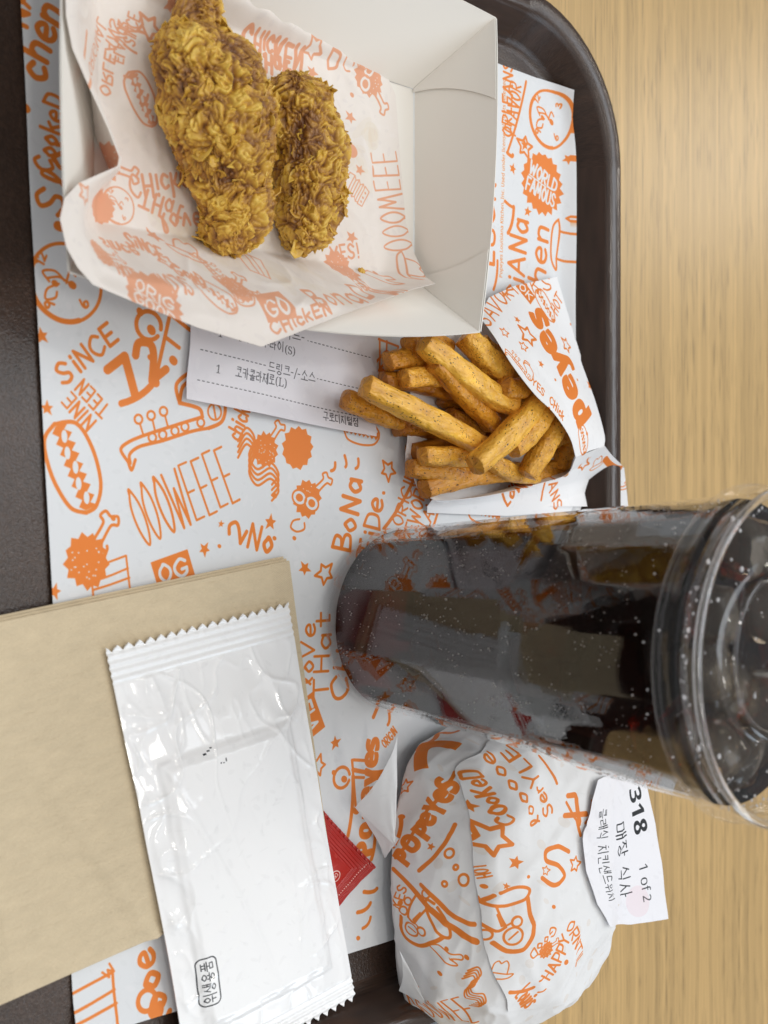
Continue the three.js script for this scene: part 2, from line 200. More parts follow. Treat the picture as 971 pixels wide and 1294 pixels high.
function hangul(c, str, x0, y0, x1, y1, h, w) {
  c.save(); c.translate(x0, y0); c.rotate(Math.atan2(y1 - y0, x1 - x0)); c.lineCap = 'round'; c.lineJoin = 'round'; c.lineWidth = w;
  let units = 0; for (const ch of str) units += ch >= '가' ? 1 : 0.45; const a = Math.hypot(x1 - x0, y1 - y0) / units; let x = 0;
  const put = (s, bx, by, bw, bh) => { if (!s) return; for (const q of s.split('|')) { c.save(); c.translate(bx, by); strokes(c, q, bw, bh); c.restore(); } };
  for (const ch of str) {
    const k = ch.charCodeAt(0) - 0xac00;
    if (k < 0) { if (GL[ch]) { c.save(); c.translate(x, -h); strokes(c, GL[ch], a * 0.05, h / 10); c.restore(); } else if ('()/'.includes(ch)) { c.save(); c.translate(x, -h); strokes(c, { '(': '~.3,0 .1,.5 .3,1', ')': '~.1,0 .3,.5 .1,1', '/': '.35,0 .05,1' }[ch], a, h); c.restore(); } x += a * 0.45; continue; }
    const L = J0[Math.floor(k / 588)], v = Math.floor((k % 588) / 28), t = TT[k % 28], X = x + a * 0.06, W = a * 0.86, hh = t === null ? 1 : 0.58, y = -h;
    if (v === 16) { put(L, X, y, W * 0.6, h * 0.45); put('0,.3 1,.3|.5,.3 .5,1', X, y + h * 0.48, W * 0.68, h * 0.42); put(VV[20], X + W * 0.72, y, W * 0.28, h); }
    else if (VV[v]) { put(L, X, y + h * 0.06 * hh, W * 0.55, h * hh * 0.85); put(VV[v], X + W * 0.62, y, W * 0.38, h * hh); }
    else { put(L, X + W * 0.12, y, W * 0.76, h * (t === null ? 0.5 : 0.36)); put(HV[v], X, y + h * (t === null ? 0.58 : 0.42), W, h * (t === null ? 0.4 : 0.2)); }
    if (t !== null) put(J0[t], X + W * 0.14, y + h * 0.66, W * 0.72, h * 0.34);
    x += a;
  }
  c.restore();
}

// ---------------------------------------------------------------- materials
const ORANGE = '#ea8129';
const woodTex = dataTex(1024, 1024, (x, y) => {              // x along the grain
  const u = x / 1024, v = y / 1024, wob = 0.004 * noise(u * 4, v * 6, 3);
  const q = v + wob, fine = noise(q * 260, u * 3, 1) * 0.45 + noise(q * 500, u * 6, 2) * 0.6, mid = noise(q * 110, u * 2, 4), broad = noise(q * 12, u * 1.5, 7), pore = Math.max(0, noise(q * 700, u * 26, 9) - 0.25);
  const k = 1 + 0.12 * fine + 0.07 * mid + 0.03 * broad - 0.42 * pore;
  return [clamp(192 * k, 0, 255), clamp(161 * k - 1, 0, 255), clamp(110 * k - 2, 0, 255)];
});
woodTex.wrapS = woodTex.wrapT = THREE.MirroredRepeatWrapping;
const woodRough = dataTex(512, 512, (x, y) => { const v = 128 + 60 * noise(y / 512 * 300, x / 60, 5); return [v, v, v]; }, false);
const wood = std({ map: woodTex, roughness: 0.3, bumpMap: woodRough, bumpScale: 0.00006 });
woodTex.repeat.set(1 / 0.42, 1 / 0.42); woodRough.repeat.set(1 / 0.25, 1 / 0.25);
const trayBump = dataTex(512, 512, (x, y) => { const v = 128 + 70 * noise(x / 5.1, y / 5.6, 1) + 40 * noise(x / 2.3, y / 2.2, 5); return [clamp(v, 0, 255), clamp(v, 0, 255), clamp(v, 0, 255)]; }, false);
trayBump.repeat.set(1 / 0.06, 1 / 0.06);
const trayCol = dataTex(512, 512, (x, y) => { const k = 1 + 0.16 * noise(x / 60, y / 60, 2) + 0.2 * noise(x / 4, y / 4, 8); return [60 * k, 45 * k, 37 * k]; });
trayCol.repeat.set(1 / 0.13, 1 / 0.13);
const trayMat = std({ map: trayCol, roughness: 0.3, bumpMap: trayBump, bumpScale: 0.00025 });
const board = std({ color: new THREE.Color().setRGB(0.87, 0.845, 0.79), roughness: 0.6 });
const clear = phys({ color: 0xffffff, roughness: 0.03, transmission: 1, thickness: 0, ior: 1.42 });

// ---------------------------------------------------------------- table
const table = part('table', new THREE.BoxGeometry(1.6, 0.03, 0.90), wood, scene);
{ const p = table.geometry.attributes.position, uv = table.geometry.attributes.uv; for (let i = 0; i < p.count; i++) uv.setXY(i, p.getX(i) + 0.2, p.getZ(i)); table.position.set(0, -0.0196, -0.53); tag(table, 'light oak wood table top with fine straight grain', 'table', null, 'structure'); }

// ---------------------------------------------------------------- tray
const TR = { x0: -0.190, x1: 0.172, z0: -0.417, z1: -0.138, r: 0.041 };
function rounded(o, n) {                                     // points round the floor outline pushed out by o
  const pts = [], { x0, x1, z0, z1, r } = TR, R = r + o, K = 14;
  for (const [cx, cz, a0] of [[x1 - r, z1 - r, 0], [x0 + r, z1 - r, 90], [x0 + r, z0 + r, 180], [x1 - r, z0 + r, 270]]) for (let i = 0; i <= K; i++) { const a = (a0 + i * 90 / K) * Math.PI / 180; pts.push([cx + Math.cos(a) * R, cz + Math.sin(a) * R]); }
  pts.push(pts[0]); return pts;
}
{
  const tray = thing('serving_tray', 'dark brown plastic serving tray with rounded corner and raised rim', 'tray', [0, 0, -0.28]);
  const prof = [[0, 0], [0.0015, 0.0002], [0.003, 0.0011], [0.0045, 0.0028], [0.0105, 0.0122], [0.0118, 0.0136], [0.0135, 0.0144], [0.0175, 0.0146], [0.0195, 0.0141], [0.0205, 0.013], [0.0208, 0.0112], [0.0204, 0.0106], [0.0185, 0.0108], [0.013, 0.0105], [0.0065, 0.0], [0.0045, -0.0032], [0.002, -0.0042], [-0.002, -0.0042]];
  const base = rounded(0, 1), rings = prof.map(([o]) => rounded(o, 1)), n = base.length - 1;
  const corner = (x, z) => Math.max(Math.max(TR.x0 + TR.r - x, x - TR.x1 + TR.r, 0) > 0 && Math.max(TR.z0 + TR.r - z, z - TR.z1 + TR.r, 0) > 0 ? 1 : 0);
  const wall = grid(n, prof.length - 1, (u, v, i, j) => { const [x, z] = rings[j][i]; const k = j > 3 && j < 6 && corner(x, z) ? -0.0006 : 0; return [x, prof[j][1] + k, z]; }, (u, v) => [u * 1.2, v * 0.06]);
  part('rim', wall, std({ map: trayCol, roughness: 0.2, bumpMap: trayBump, bumpScale: 0.0001 }), tray);
  const sh = new THREE.Shape(base.slice(0, -1).map(([x, z]) => new THREE.Vector2(x, -z))), fl = new THREE.ShapeGeometry(sh); fl.rotateX(-Math.PI / 2);
  { const p = fl.attributes.position, uv = fl.attributes.uv; for (let i = 0; i < p.count; i++) uv.setXY(i, p.getX(i), p.getZ(i)); }
  part('floor', fl, trayMat, tray);
}

// ---------------------------------------------------------------- printed tray paper
const TRAYPRINT = (c) => {
  at(c, 14.0, 116.0, 0, 12.4, clock); at(c, 238.0, 18.5, 8, 12.6, clock);
  letter(c, 'SiNCE', 13.0, 147.1, 32.4, 130.9, 6.2, 1.3); letter(c, '72.', 34.6, 150.6, 53.3, 135.1, 12, 3.1); tick(c, 32.7, 151.2, 45.8, 141.8, 2.2);
  letter(c, 'NINE', 24.4, 157.5, 15.1, 148.4, 4.6, 0.85); letter(c, 'TEEN', 29.1, 152.9, 19.3, 144.3, 4.6, 0.85);
  at(c, 42.6, 125.9, 20, 9, lamp); at(c, 16.9, 171.3, 68, 15, poboy); at(c, 50.6, 156.5, -4, 15.5, sax);
  { const p0 = [40.3, 196.3], p1 = [78.3, 180.5]; letter(c, 'OOOWEEEE', ...p0, ...p1, 19, 0.95, 0.05); }
  at(c, 87.6, 166.9, 0, 11.5, noodles); at(c, 88.6, 163.6, 0, 7.5, (k) => drumstick(k)); at(c, 102.8, 162.5, 10, 6.6, (k) => blob(k, 1, 1.1)); at(c, 107.0, 180.3, 14, 8.2, (k) => drumstick(k, true));
  letter(c, 'BoNa', 126.9, 200.8, 133.1, 173.1, 8.6, 1.7); letter(c, 'FiDe.', 139.3, 202.3, 144.1, 177.0, 8, 1.5);
  tick(c, 143.7, 191.2, 160.5, 170.2, 1.5); tick(c, 143.7, 191.2, 145.7, 197.7, 1.5); tick(c, 145.7, 197.7, 163.1, 201.7, 1.2); tick(c, 163.1, 201.7, 174.2, 179.1, 1.2);
  letter(c, 'ORIGINAL', 153.0, 191.3, 163.5, 161.6, 5.6, 0.9); letter(c, 'NEWORLEANS', 158.4, 198.0, 172.5, 158.2, 6, 1); letter(c, 'FLAVOR', 164.3, 195.7, 176.0, 174.2, 5.2, 0.9); letter(c, 'ORIGINAL', 153.9, 197.9, 172.5, 203.2, 4, 0.8);
  at(c, 20.9, 199.8, -6, 10.5, (k) => drumstick(k)); at(c, 30.5, 204.9, 80, 10, bucket); at(c, 51.5, 204.1, -10, 7.5, (k) => flag(k, 'OG'));
  letter(c, 'No', 80.3, 196.5, 91.7, 199.4, 8, 1.5); letter(c, '2', 77.7, 196.5, 81.6, 190.6, 7, 1.5);
  letter(c, 'loVe', 109.2, 246.9, 110.6, 224.0, 6.2, 1.05); letter(c, 'THat', 116.5, 252.7, 117.6, 219.9, 6.6, 1.15); letter(c, 'CHicken', 124.7, 254.2, 135.4, 197.5, 8, 1.35); letter(c, 'from', 138.6, 218.1, 142.5, 197.7, 8, 1.4);
  at(c, 107.7, 257.1, 72, 7.5, (k) => flag(k, 'FLA')); letter(c, '7', 135.4, 260.3, 143.3, 261.2, 8, 1.8); tick(c, 146.1, 258.8, 145.7, 264.4, 1.3); letter(c, 'ORIGIN', 144.1, 273.1, 150.6, 267.9, 3.4, 0.6);
  at(c, 123.2, 280.9, 0, 7.5, lamp); tick(c, 128.5, 278.8, 143.3, 281.5, 1.6); tick(c, 128.5, 281.1, 126.2, 302.4, 1.6); tick(c, 139.0, 300.2, 137.4, 313.1, 1.6);
  display(c, 'Popeyes', 137.0, 312.2, 140.9, 268.2, 7.6);
  tick(c, 140.1, 324.5, 133.9, 324.4, 1.5); tick(c, 137.0, 329.2, 130.8, 331.3, 1.5); tick(c, 137.0, 334.4, 133.1, 337.6, 1.2);
  for (const [x, y, s] of [[5.8, 132.8, 2.8], [7.6, 154.1, 2.6], [9.9, 208.7, 2.8], [63.7, 197.2, 2.8], [91.0, 188.5, 3.2], [70.3, 188.9, 1.5], [105.9, 204.8, 3.2], [120.2, 268.0, 3], [222.8, 32.3, 3], [215.4, 43.6, 2.6], [249.1, 33.5, 2.8], [224.8, 59.7, 2.6]]) solidStar(c, x, y, s, x * 7);
  for (const [x, y, s] of [[145.7, 169.3, 4.4], [115.0, 206.8, 4.6], [112.1, 275.1, 4.2], [222.8, 33.0, 5.4], [252.3, 59.2, 5]]) openStar(c, x, y, s, x * 9);
  for (const [x, y, s] of [[29.9, 187.0, 0.9], [43.2, 136.0, 1.2], [92.7, 179.3, 1.2], [69.6, 196.3, 0.8], [92.7, 194.0, 0.9], [101.3, 194.1, 0.9], [0.8, 66.4, 1.6], [3.3, 145.9, 1], [130.8, 340.6, 1], [123.2, 134.3, 1.4]]) dot(c, x, y, s);
  tick(c, 27.7, 195.5, 26.6, 197.2, 1); tick(c, 119.8, 167.3, 117.9, 170.2, 1.2); tick(c, 130.8, 165.6, 129.6, 169.1, 1.2); tick(c, 124.3, 164.6, 124.7, 168.6, 1.2);
  // far edge, beside the box
  letter(c, 'ORLEANS', 214.4, 31.4, 215.4, -0.2, 5.5, 1); letter(c, 'FLAVOR', 216.8, 30.2, 220.8, 8.4, 6.6, 1); tick(c, 212.0, 37.7, 223.8, 5.7, 1.2); tick(c, 212.0, 37.7, 215.4, 38.0, 1.6);
  at(c, 233.9, 46.5, 18, 12.5, (k) => fame(k, 'WORLD', 'FAMOUS')); tick(c, 211.0, 57.7, 216.3, 59.1, 1.4); tick(c, 216.3, 59.1, 212.9, 70.4, 1.6);
  letter(c, 'LOUISiANa', 218.8, 126.9, 224.8, 63.0, 10, 1.7); letter(c, 'KiTchen', 231.4, 122.6, 238.0, 64.2, 10, 1.7); at(c, 247.0, 71.0, 96, 12, hat);
  c.save(); c.translate(210.0, 89.4); c.rotate(-Math.PI / 2 + 0.02); c.font = '2.6px sans-serif'; c.fillText('Popeyes Louisiana Kitchen, Inc. Used under license. All rights reserved.', 0, 0); c.restore();
  tick(c, 206.7, 82.7, 204.3, 94.6, 1.3); letter(c, 'LUCK', 204.3, 86.2, 205.2, 50.7, 6, 1.6);
  // near edge, beside the box, and the corner past the napkin
  letter(c, 'NA', 0.8, 43.6, 2.8, 30.4, 5.5, 1.5); letter(c, 'chen', 5.8, 58.7, 12.5, 34.3, 9, 1.9); letter(c, 'CookeD', 9.4, 84.4, 13.0, 60.8, 6, 1.2); letter(c, 'Slow', 12.5, 96.7, 17.7, 67.9, 9, 1.6);
  tick(c, 11.4, 99.2, 13.0, 95.1, 3); at(c, 23.6, 335.9, 84, 14, bucket); letter(c, 'M', 28.8, 324.5, 25.8, 327.2, 3.2, 0.8); letter(c, 'looe', 50.3, 348.7, 43.8, 322.2, 8, 2); at(c, 41.5, 339.2, -20, 3.2, (k) => { k.lineWidth = 0.5; k.beginPath(); k.arc(0, 0, 1, 0, 7); k.stroke(); }); letter(c, 'me', 45.6, 349.9, 46.7, 340.6, 6, 2);
  // round the fries and under the cup
  letter(c, 'Love', 194.0, 198.6, 212.9, 156.7, 13, 2.6); at(c, 198.2, 184.4, 10, 10, poboy); tick(c, 231.9, 174.3, 228.8, 191.0, 1.3); letter(c, 'ORLEANS', 238.0, 199.5, 245.9, 172.4, 8, 1); at(c, 276.2, 182.5, 200, 14, sax);
  at(c, 169.5, 207.4, 10, 11, (k) => drumstick(k, true)); letter(c, 'spicy', 158.8, 231.2, 176.0, 207.6, 10, 1.6); letter(c, 'CHicken', 138.6, 247.4, 158.8, 225.2, 8, 1.5); solidStar(c, 189.4, 220.6, 4);
  at(c, 158.8, 252.3, 40, 11, poboy); at(c, 194.0, 243.1, 0, 12, clock); at(c, 55.7, 239.7, 0, 12, accordion); at(c, 137.0, 133.2, -20, 11, gator); at(c, 87.6, 215.6, 30, 9, hat);
  letter(c, 'chicken', 77.7, 161.8, 84.2, 145.4, 6, 1); at(c, 142.5, 126.9, 8, 12, bucket); at(c, 132.7, 155.4, 8, 9, poboy);
};
const paperTex = sheet(250, 346, 5.9, '#e1e4e7', ORANGE, TRAYPRINT);
const printedPaper = (map) => std({ map, roughness: 0.58 });
{
  const geo = slab(90, 90, (u, v) => {                       // u from near to far, v along the tray
    let x = lerp(-0.1838, 0.1602, v) + 0.0035 * (u - 0.5) * (1 - v), zn = lerp(-0.1622, -0.182, v), zf = lerp(-0.4178, -0.4192, v);
    let z = lerp(zn, zf, u); const over = () => Math.hypot(Math.max(TR.x0 + TR.r - x, 0), Math.max(TR.z0 + TR.r - z, 0)) - TR.r, o0 = Math.max(0, over()); x += 0.25 * o0; z += 0.55 * o0; let y = 0.0008 + 0.0006 * (noise(x * 22, z * 26) + 0.6) + 0.0035 * sstep(0.97, 1, u) + 0.002 * sstep(0.96, 1, v) * (0.6 + noise(z * 40, 2));
    const cd = over(); if (cd > -0.004) y = Math.max(y, 0.0012 + Math.max(0, cd) * 1.35 + 0.0008 * sstep(-0.004, 0, cd));
    return [x, Math.max(0.0006, y), z];
  }, 0.00012, (u, v, q) => [((-0.165 - q[2]) * 1000) / 250, 1 - ((q[0] + 0.185) * 1000) / 346]);
  const o = part('tray_paper', geo, printedPaper(paperTex), scene); tag(o, 'large white tray paper with orange doodles lying flat on the tray', 'tray paper');
}

// ---------------------------------------------------------------- receipt under the box and fries
{
  const tex = sheet(82, 120, 11, '#e0dee4', '#2a2830', (c) => {    // x: along the bottom edge from near to far, y: down to the bottom edge at 120
    const dash = (y) => { c.save(); c.lineWidth = 0.28; c.setLineDash([1.1, 0.75]); c.beginPath(); c.moveTo(4, y); c.lineTo(79, y + 0.6); c.stroke(); c.restore(); };
    const T = (s, x, y, h) => { c.font = `${h}px serif`; c.fillText(s, x, y); };
    T('1', 10.5, 97, 4); hangul(c, '케이준 후라이', 17, 97, 39, 97, 3.5, 0.3); T('(S)', 39, 97, 4); dash(90.5); c.fillStyle = '#e0dee4'; c.fillRect(33, 88, 16, 4); c.fillStyle = '#2a2830'; hangul(c, '-사이드-', 32, 92, 48, 92, 3.6, 0.3);
    dash(103); c.fillStyle = '#e0dee4'; c.fillRect(31.5, 101, 23, 4); c.fillStyle = '#2a2830'; hangul(c, '드링크-/-소스', 32, 105.3, 54, 105.3, 3.8, 0.3); T('1', 10.5, 109.2, 4); hangul(c, '코카콜라제로', 18.5, 109.4, 35.5, 109.4, 3.7, 0.3); T('(L)', 35.6, 109, 4.2); dash(113);
    hangul(c, '구로디지털점', 58.5, 117.6, 75, 117.6, 3.2, 0.3);
  });
  const o = V(-0.0364, 0, -0.2197), ex = V(0.0087, 0, -0.081).normalize(), ey = V(-0.9945, 0, -0.107);   // bottom near corner, along the bottom edge, up the slip
  const geo = slab(30, 40, (u, v) => { const p = o.clone().addScaledVector(ex, u * 0.0815).addScaledVector(ey, v * 0.09); const k = sstep(0.34, 0.2, v); p.y = 0.0022 + k * (0.001 + 0.0007 * Math.sin(u * 7) + 0.001 * noise(u * 3, v * 4, 9) + 0.001 * sstep(0.9, 1, u) + 0.0012 * sstep(0.08, 0, v)); return p; }, 0.00008, (u, v) => [u, v * 90 / 120]);
  tag(part('receipt', geo, std({ map: tex, roughness: 0.4 }), scene), 'white paper receipt with Korean print half hidden under the chicken box', 'receipt');
}

// ---------------------------------------------------------------- chicken box
const BX = { x0: -0.160, x1: -0.088, z0: -0.322, z1: -0.187, rx0: -0.1812, rx1: -0.0655, rz0: -0.3345, rz1: -0.1625, h: 0.034, floor: 0.0036 };
function bowl(x, z, n = 5) {
  const dx = Math.max((BX.x0 - x) / (BX.x0 - BX.rx0), (x - BX.x1) / (BX.rx1 - BX.x1), 0), dz = Math.max((z - BX.z1) / (BX.rz1 - BX.z1), (BX.z0 - z) / (BX.z0 - BX.rz0), 0);
  const t = Math.pow(Math.pow(dx, n) + Math.pow(dz, n), 1 / n); return BX.floor + (BX.h - BX.floor) * (t < 1 ? t : 1 + 0.35 * (t - 1));
}
{
  const box = thing('chicken_box', 'open white paperboard box with flared sides holding fried chicken', 'box', [-0.124, 0, -0.25]);
  const b = BX, B = (x, z) => V(x, b.floor, z), R = (x, z) => V(x, b.h, z + (x > -0.1 && z < -0.3 ? 0.0085 : 0));
  part('base_panel', slab(4, 4, (u, v) => [lerp(b.x0, b.x1, u), b.floor - 0.0004, lerp(b.z0, b.z1, v)], 0.0006), board, box);
  const wallP = (p0, p1, q0, q1, out, bulge) => slab(40, 16, (u, v) => { const p = p0.clone().lerp(p1, u).lerp(q0.clone().lerp(q1, u), v), k = 4 * u * (1 - u); p.addScaledVector(out, bulge * k * v * v); p.y += 0.0012 * k * v; return p; }, 0.0006);
  part('side_panel', wallP(B(b.x0, b.z0), B(b.x1, b.z0), R(b.rx0, b.rz0), R(b.rx1, b.rz0), V(0, 0, -1), 0.0022), board, box);
  part('side_panel', wallP(B(b.x1, b.z0), B(b.x1, b.z1), R(b.rx1, b.rz0), R(b.rx1, b.rz1), V(1, 0, 0), 0.0075), board, box);
  part('side_panel', wallP(B(b.x1, b.z1), B(b.x0, b.z1), R(b.rx1, b.rz1), R(b.rx0, b.rz1), V(0, 0, 1), 0.003), board, box);
  part('side_panel', wallP(B(b.x0, b.z1), B(b.x0, b.z0), R(b.rx0, b.rz1), R(b.rx0, b.rz0), V(-1, 0, 0), 0.003), board, box);
  // glued corner flaps on the inside of the far panel
  const flap = (s) => slab(14, 14, (a, w) => { const v = a, u0 = w * (0.02 + 0.24 * a), u = s < 0 ? u0 : 1 - u0, k = 4 * u * (1 - u), p = B(b.x0, b.z0).lerp(B(b.x1, b.z0), u).lerp(R(b.rx0, b.rz0).lerp(R(b.rx1, b.rz0), u), v); p.z += 0.0008 - 0.0022 * k * v * v; p.y += 0.0003 + 0.0012 * k * v - 0.0004 * v; return p; }, 0.00035);
  part('corner_flap', flap(-1), board, box); part('corner_flap', flap(1), board, box);
}
// the printed liner in the box: seen from its back, so the print is pale and reversed
const LINERPRINT = (c) => {
  { const f = c.fillStyle; for (let i = 0; i < 60; i++) { const [x, y] = [[108.6, 126.5], [140.8, 161.1], [172.5, 119.2], [105.4, 157.7]][i % 4]; c.fillStyle = 'rgba(214,170,110,0.05)'; c.beginPath(); c.ellipse(x + rr(-14, 14), y + rr(-14, 14), rr(1, 7), rr(1, 5), rnd() * 3, 0, 7); c.fill(); } c.fillStyle = f; }
  const q = (s, x0, y0, x1, y1, h, w) => letter(c, s, x0, y0, x1, y1, h, w, 0.1, -1);
  q('CHicken', 82.6, 142.0, 108.5, 136.2, 7, 1.1); q('THat', 88.3, 144.4, 103.7, 148.4, 6, 1.1); q('love', 94.0, 152.3, 109.8, 148.9, 6, 1.0);
  letter(c, 'ORIGINAL', 63.4, 115.9, 73.0, 95.3, 3.6, 0.6, 0.1, -1); letter(c, 'ORLEANS', 73.0, 118.9, 76.7, 94.3, 3.6, 0.8, 0.1, -1); letter(c, 'FLAVOR', 77.3, 107.7, 79.7, 94.4, 3.6, 0.7, 0.1, -1);
  tick(c, 55.7, 127.3, 61.6, 106.9, 1.2); at(c, 88.1, 117.0, 60, 9, poboy); at(c, 95.1, 106.8, 0, 9, (k) => { for (let i = 0; i < 9; i++) tick(k, Math.cos(i * 0.7) * 1.1, Math.sin(i * 0.7) * 1.1, Math.cos(i * 0.7) * 1.6, Math.sin(i * 0.7) * 1.6, 0.1); });
  openStar(c, 90.3, 94.3, 5, 10); solidStar(c, 97.7, 85.3, 3, 0); solidStar(c, 91.0, 159.7, 3.4, 30); openStar(c, 86.1, 170.5, 3.6, 30); openStar(c, 52.8, 158.3, 3.4, 10);
  q('CHicKEN', 126.1, 84.2, 151.9, 85.6, 8, 1.6); q('THat', 131.0, 90.7, 146.8, 90.9, 6, 1.6); openStar(c, 155.1, 84.6, 4.4, 10); solidStar(c, 156.1, 92.5, 3, 0); q('D', 162.1, 83.5, 168.1, 83.0, 6, 1.2);
  at(c, 182.7, 88.3, 100, 8.5, (k) => drumstick(k, true)); letter(c, 'OOOWEEE', 191.5, 151.0, 182.7, 114.5, 14, 0.8, 0.05, -1);
  solidStar(c, 173.2, 104.5, 3, 10); dot(c, 166.6, 105.8, 1); solidStar(c, 168.8, 116.0, 3.6, 30); dot(c, 173.9, 116.1, 3);
  at(c, 199.1, 155.5, 100, 7, hat); at(c, 168.1, 159.1, 120, 8, (k) => drumstick(k)); at(c, 123.1, 164.3, 20, 7, bucket);
  at(c, 95.7, 181.0, 40, 7.5, poboy); at(c, 117.0, 182.6, -8, 7, (k) => flag(k, 'GO')); at(c, 71.3, 186.3, 28, 9, (k) => { fame(k, 'ORIG', 'GOOD'); });
  letter(c, 'BonaD', 133.2, 180.7, 166.0, 173.3, 6, 1.1, 0.15); letter(c, 'FiDe!', 177.8, 168.5, 166.3, 165.0, 5, 0.9, 0.15); letter(c, 'CHickEN', 113.3, 192.1, 140.5, 181.3, 4, 1.1);
  letter(c, 'SiNCE', 76.2, 165.7, 86.1, 170.5, 6, 1); q('since', 66.9, 165.2, 77.9, 166.7, 5, 1.0); at(c, 72.9, 153.4, 40, 5, (k) => blob(k, 1, 1)); at(c, 59.4, 173.2, 50, 6, (k) => drumstick(k)); at(c, 103.5, 173.6, 100, 7, sax);
  at(c, 105.5, 177.7, 10, 6, (k) => drumstick(k)); letter(c, 'GooD', 85.3, 175.1, 94.1, 178.5, 5, 0.9); at(c, 176.1, 130.0, 30, 6, accordion); solidStar(c, 178.0, 122.5, 2.6, 5); at(c, 184.5, 160.7, 15, 6, gator); openStar(c, 112.3, 179.7, 3, 4); letter(c, 'HOT', 61.1, 179.5, 67.7, 181.5, 5, 1); at(c, 99.1, 163.6, 30, 6.5, hat); at(c, 79.6, 151.8, 20, 6, clock); solidStar(c, 174.5, 147.3, 3, 5); letter(c, 'YES!', 165.6, 157.0, 178.4, 153.8, 5, 0.9); at(c, 180.0, 81.0, 40, 6, bucket); letter(c, 'SINCE', 85.2, 101.8, 87.1, 91.6, 4, 0.7); dot(c, 174.6, 96.0, 1); dot(c, 160.0, 96.5, 1);
  at(c, 74.4, 139.9, 60, 8, (k) => drumstick(k)); tick(c, 100.4, 174.0, 102.6, 181.0, 0.9); letter(c, 'SLOW', 86.3, 176.4, 74.1, 177.1, 6, 1);
};
const LIN = { cx: -0.116, cz: -0.245 };
function linerPoint() {
  const nearE = along([[-0.1539, 0.034, -0.1605], [-0.1434, 0.036, -0.16], [-0.1339, 0.036, -0.1604], [-0.1263, 0.034, -0.1634], [-0.119, 0.03, -0.1704], [-0.1098, 0.027, -0.1781], [-0.1023, 0.026, -0.1825], [-0.0992, 0.027, -0.1814], [-0.0952, 0.03, -0.1743], [-0.0901, 0.034, -0.1653], [-0.0844, 0.037, -0.1594], [-0.0782, 0.039, -0.157], [-0.0706, 0.04, -0.1583], [-0.0656, 0.04, -0.1616], [-0.0615, 0.04, -0.1663]]);
  const rightE = along([[-0.0615, 0.04, -0.1663], [-0.0575, 0.041, -0.1809], [-0.0532, 0.041, -0.1993], [-0.0499, 0.04, -0.223], [-0.0592, 0.037, -0.2467], [-0.0667, 0.034, -0.266], [-0.0771, 0.031, -0.2941], [-0.0812, 0.029, -0.3077]]);
  const farE = along([[-0.1624, 0.004, -0.307], [-0.1554, 0.004, -0.3119], [-0.1322, 0.004, -0.3143], [-0.109, 0.004, -0.3171], [-0.0972, 0.006, -0.3197], [-0.0869, 0.014, -0.3177], [-0.0812, 0.029, -0.3077]]);
  const leftE = along([[-0.1539, 0.034, -0.1605], [-0.1754, 0.008, -0.201], [-0.1767, 0.004, -0.2272], [-0.1731, 0.004, -0.2513], [-0.1685, 0.004, -0.2811], [-0.1624, 0.004, -0.307]]);
  return coons(nearE, farE, leftE, rightE);                  // u from left to right, v from near to far
}
{
  const f = linerPoint(), pos = (u, v) => {
    const p = f(u, v), e = Math.min(u, 1 - u, v, 1 - v), k = sstep(0, 0.09, e), h = bowl(p.x, p.z, 2.6) + 0.0012;
    const cr = 0.0011 * fbm(p.x * 60, p.z * 60, 3, 3) + (0.0010 * (ridge(p.x * 34 + p.z * 12, p.z * 34, 2) - 0.5) + 0.0009 * Math.pow(ridge(p.x * 60 - p.z * 30, p.z * 50 + p.x * 20, 6), 5)) * sstep(0.006, 0.016, h) + 0.0005 * Math.pow(ridge(p.x * 45 + p.z * 25, p.z * 40, 9), 5);
    p.y = lerp(p.y, Math.max(BX.floor + 0.0007, h + cr), k); return p;
  };
  const tex = sheet(260, 260, 6, '#f8f2ec', '#f2b490', LINERPRINT);
  const geo = slab(150, 150, pos, 0.00012, (u, v, q) => [0.5 + (q.x - LIN.cx) / 0.26 * 0 + ((-q.z + LIN.cz) * 1000) / 260 * 1, 0.5 - ((q.x - LIN.cx) * 1000) / 260]);
  const o = part('box_liner', geo, phys({ map: tex, roughness: 0.7, transmission: 0.22, thickness: 0 }), scene); o.userData.sheet = 'liner'; o.userData.mm = [260, 260];
  tag(o, 'thin white printed paper lining the chicken box, folded over its edge', 'liner paper');
}

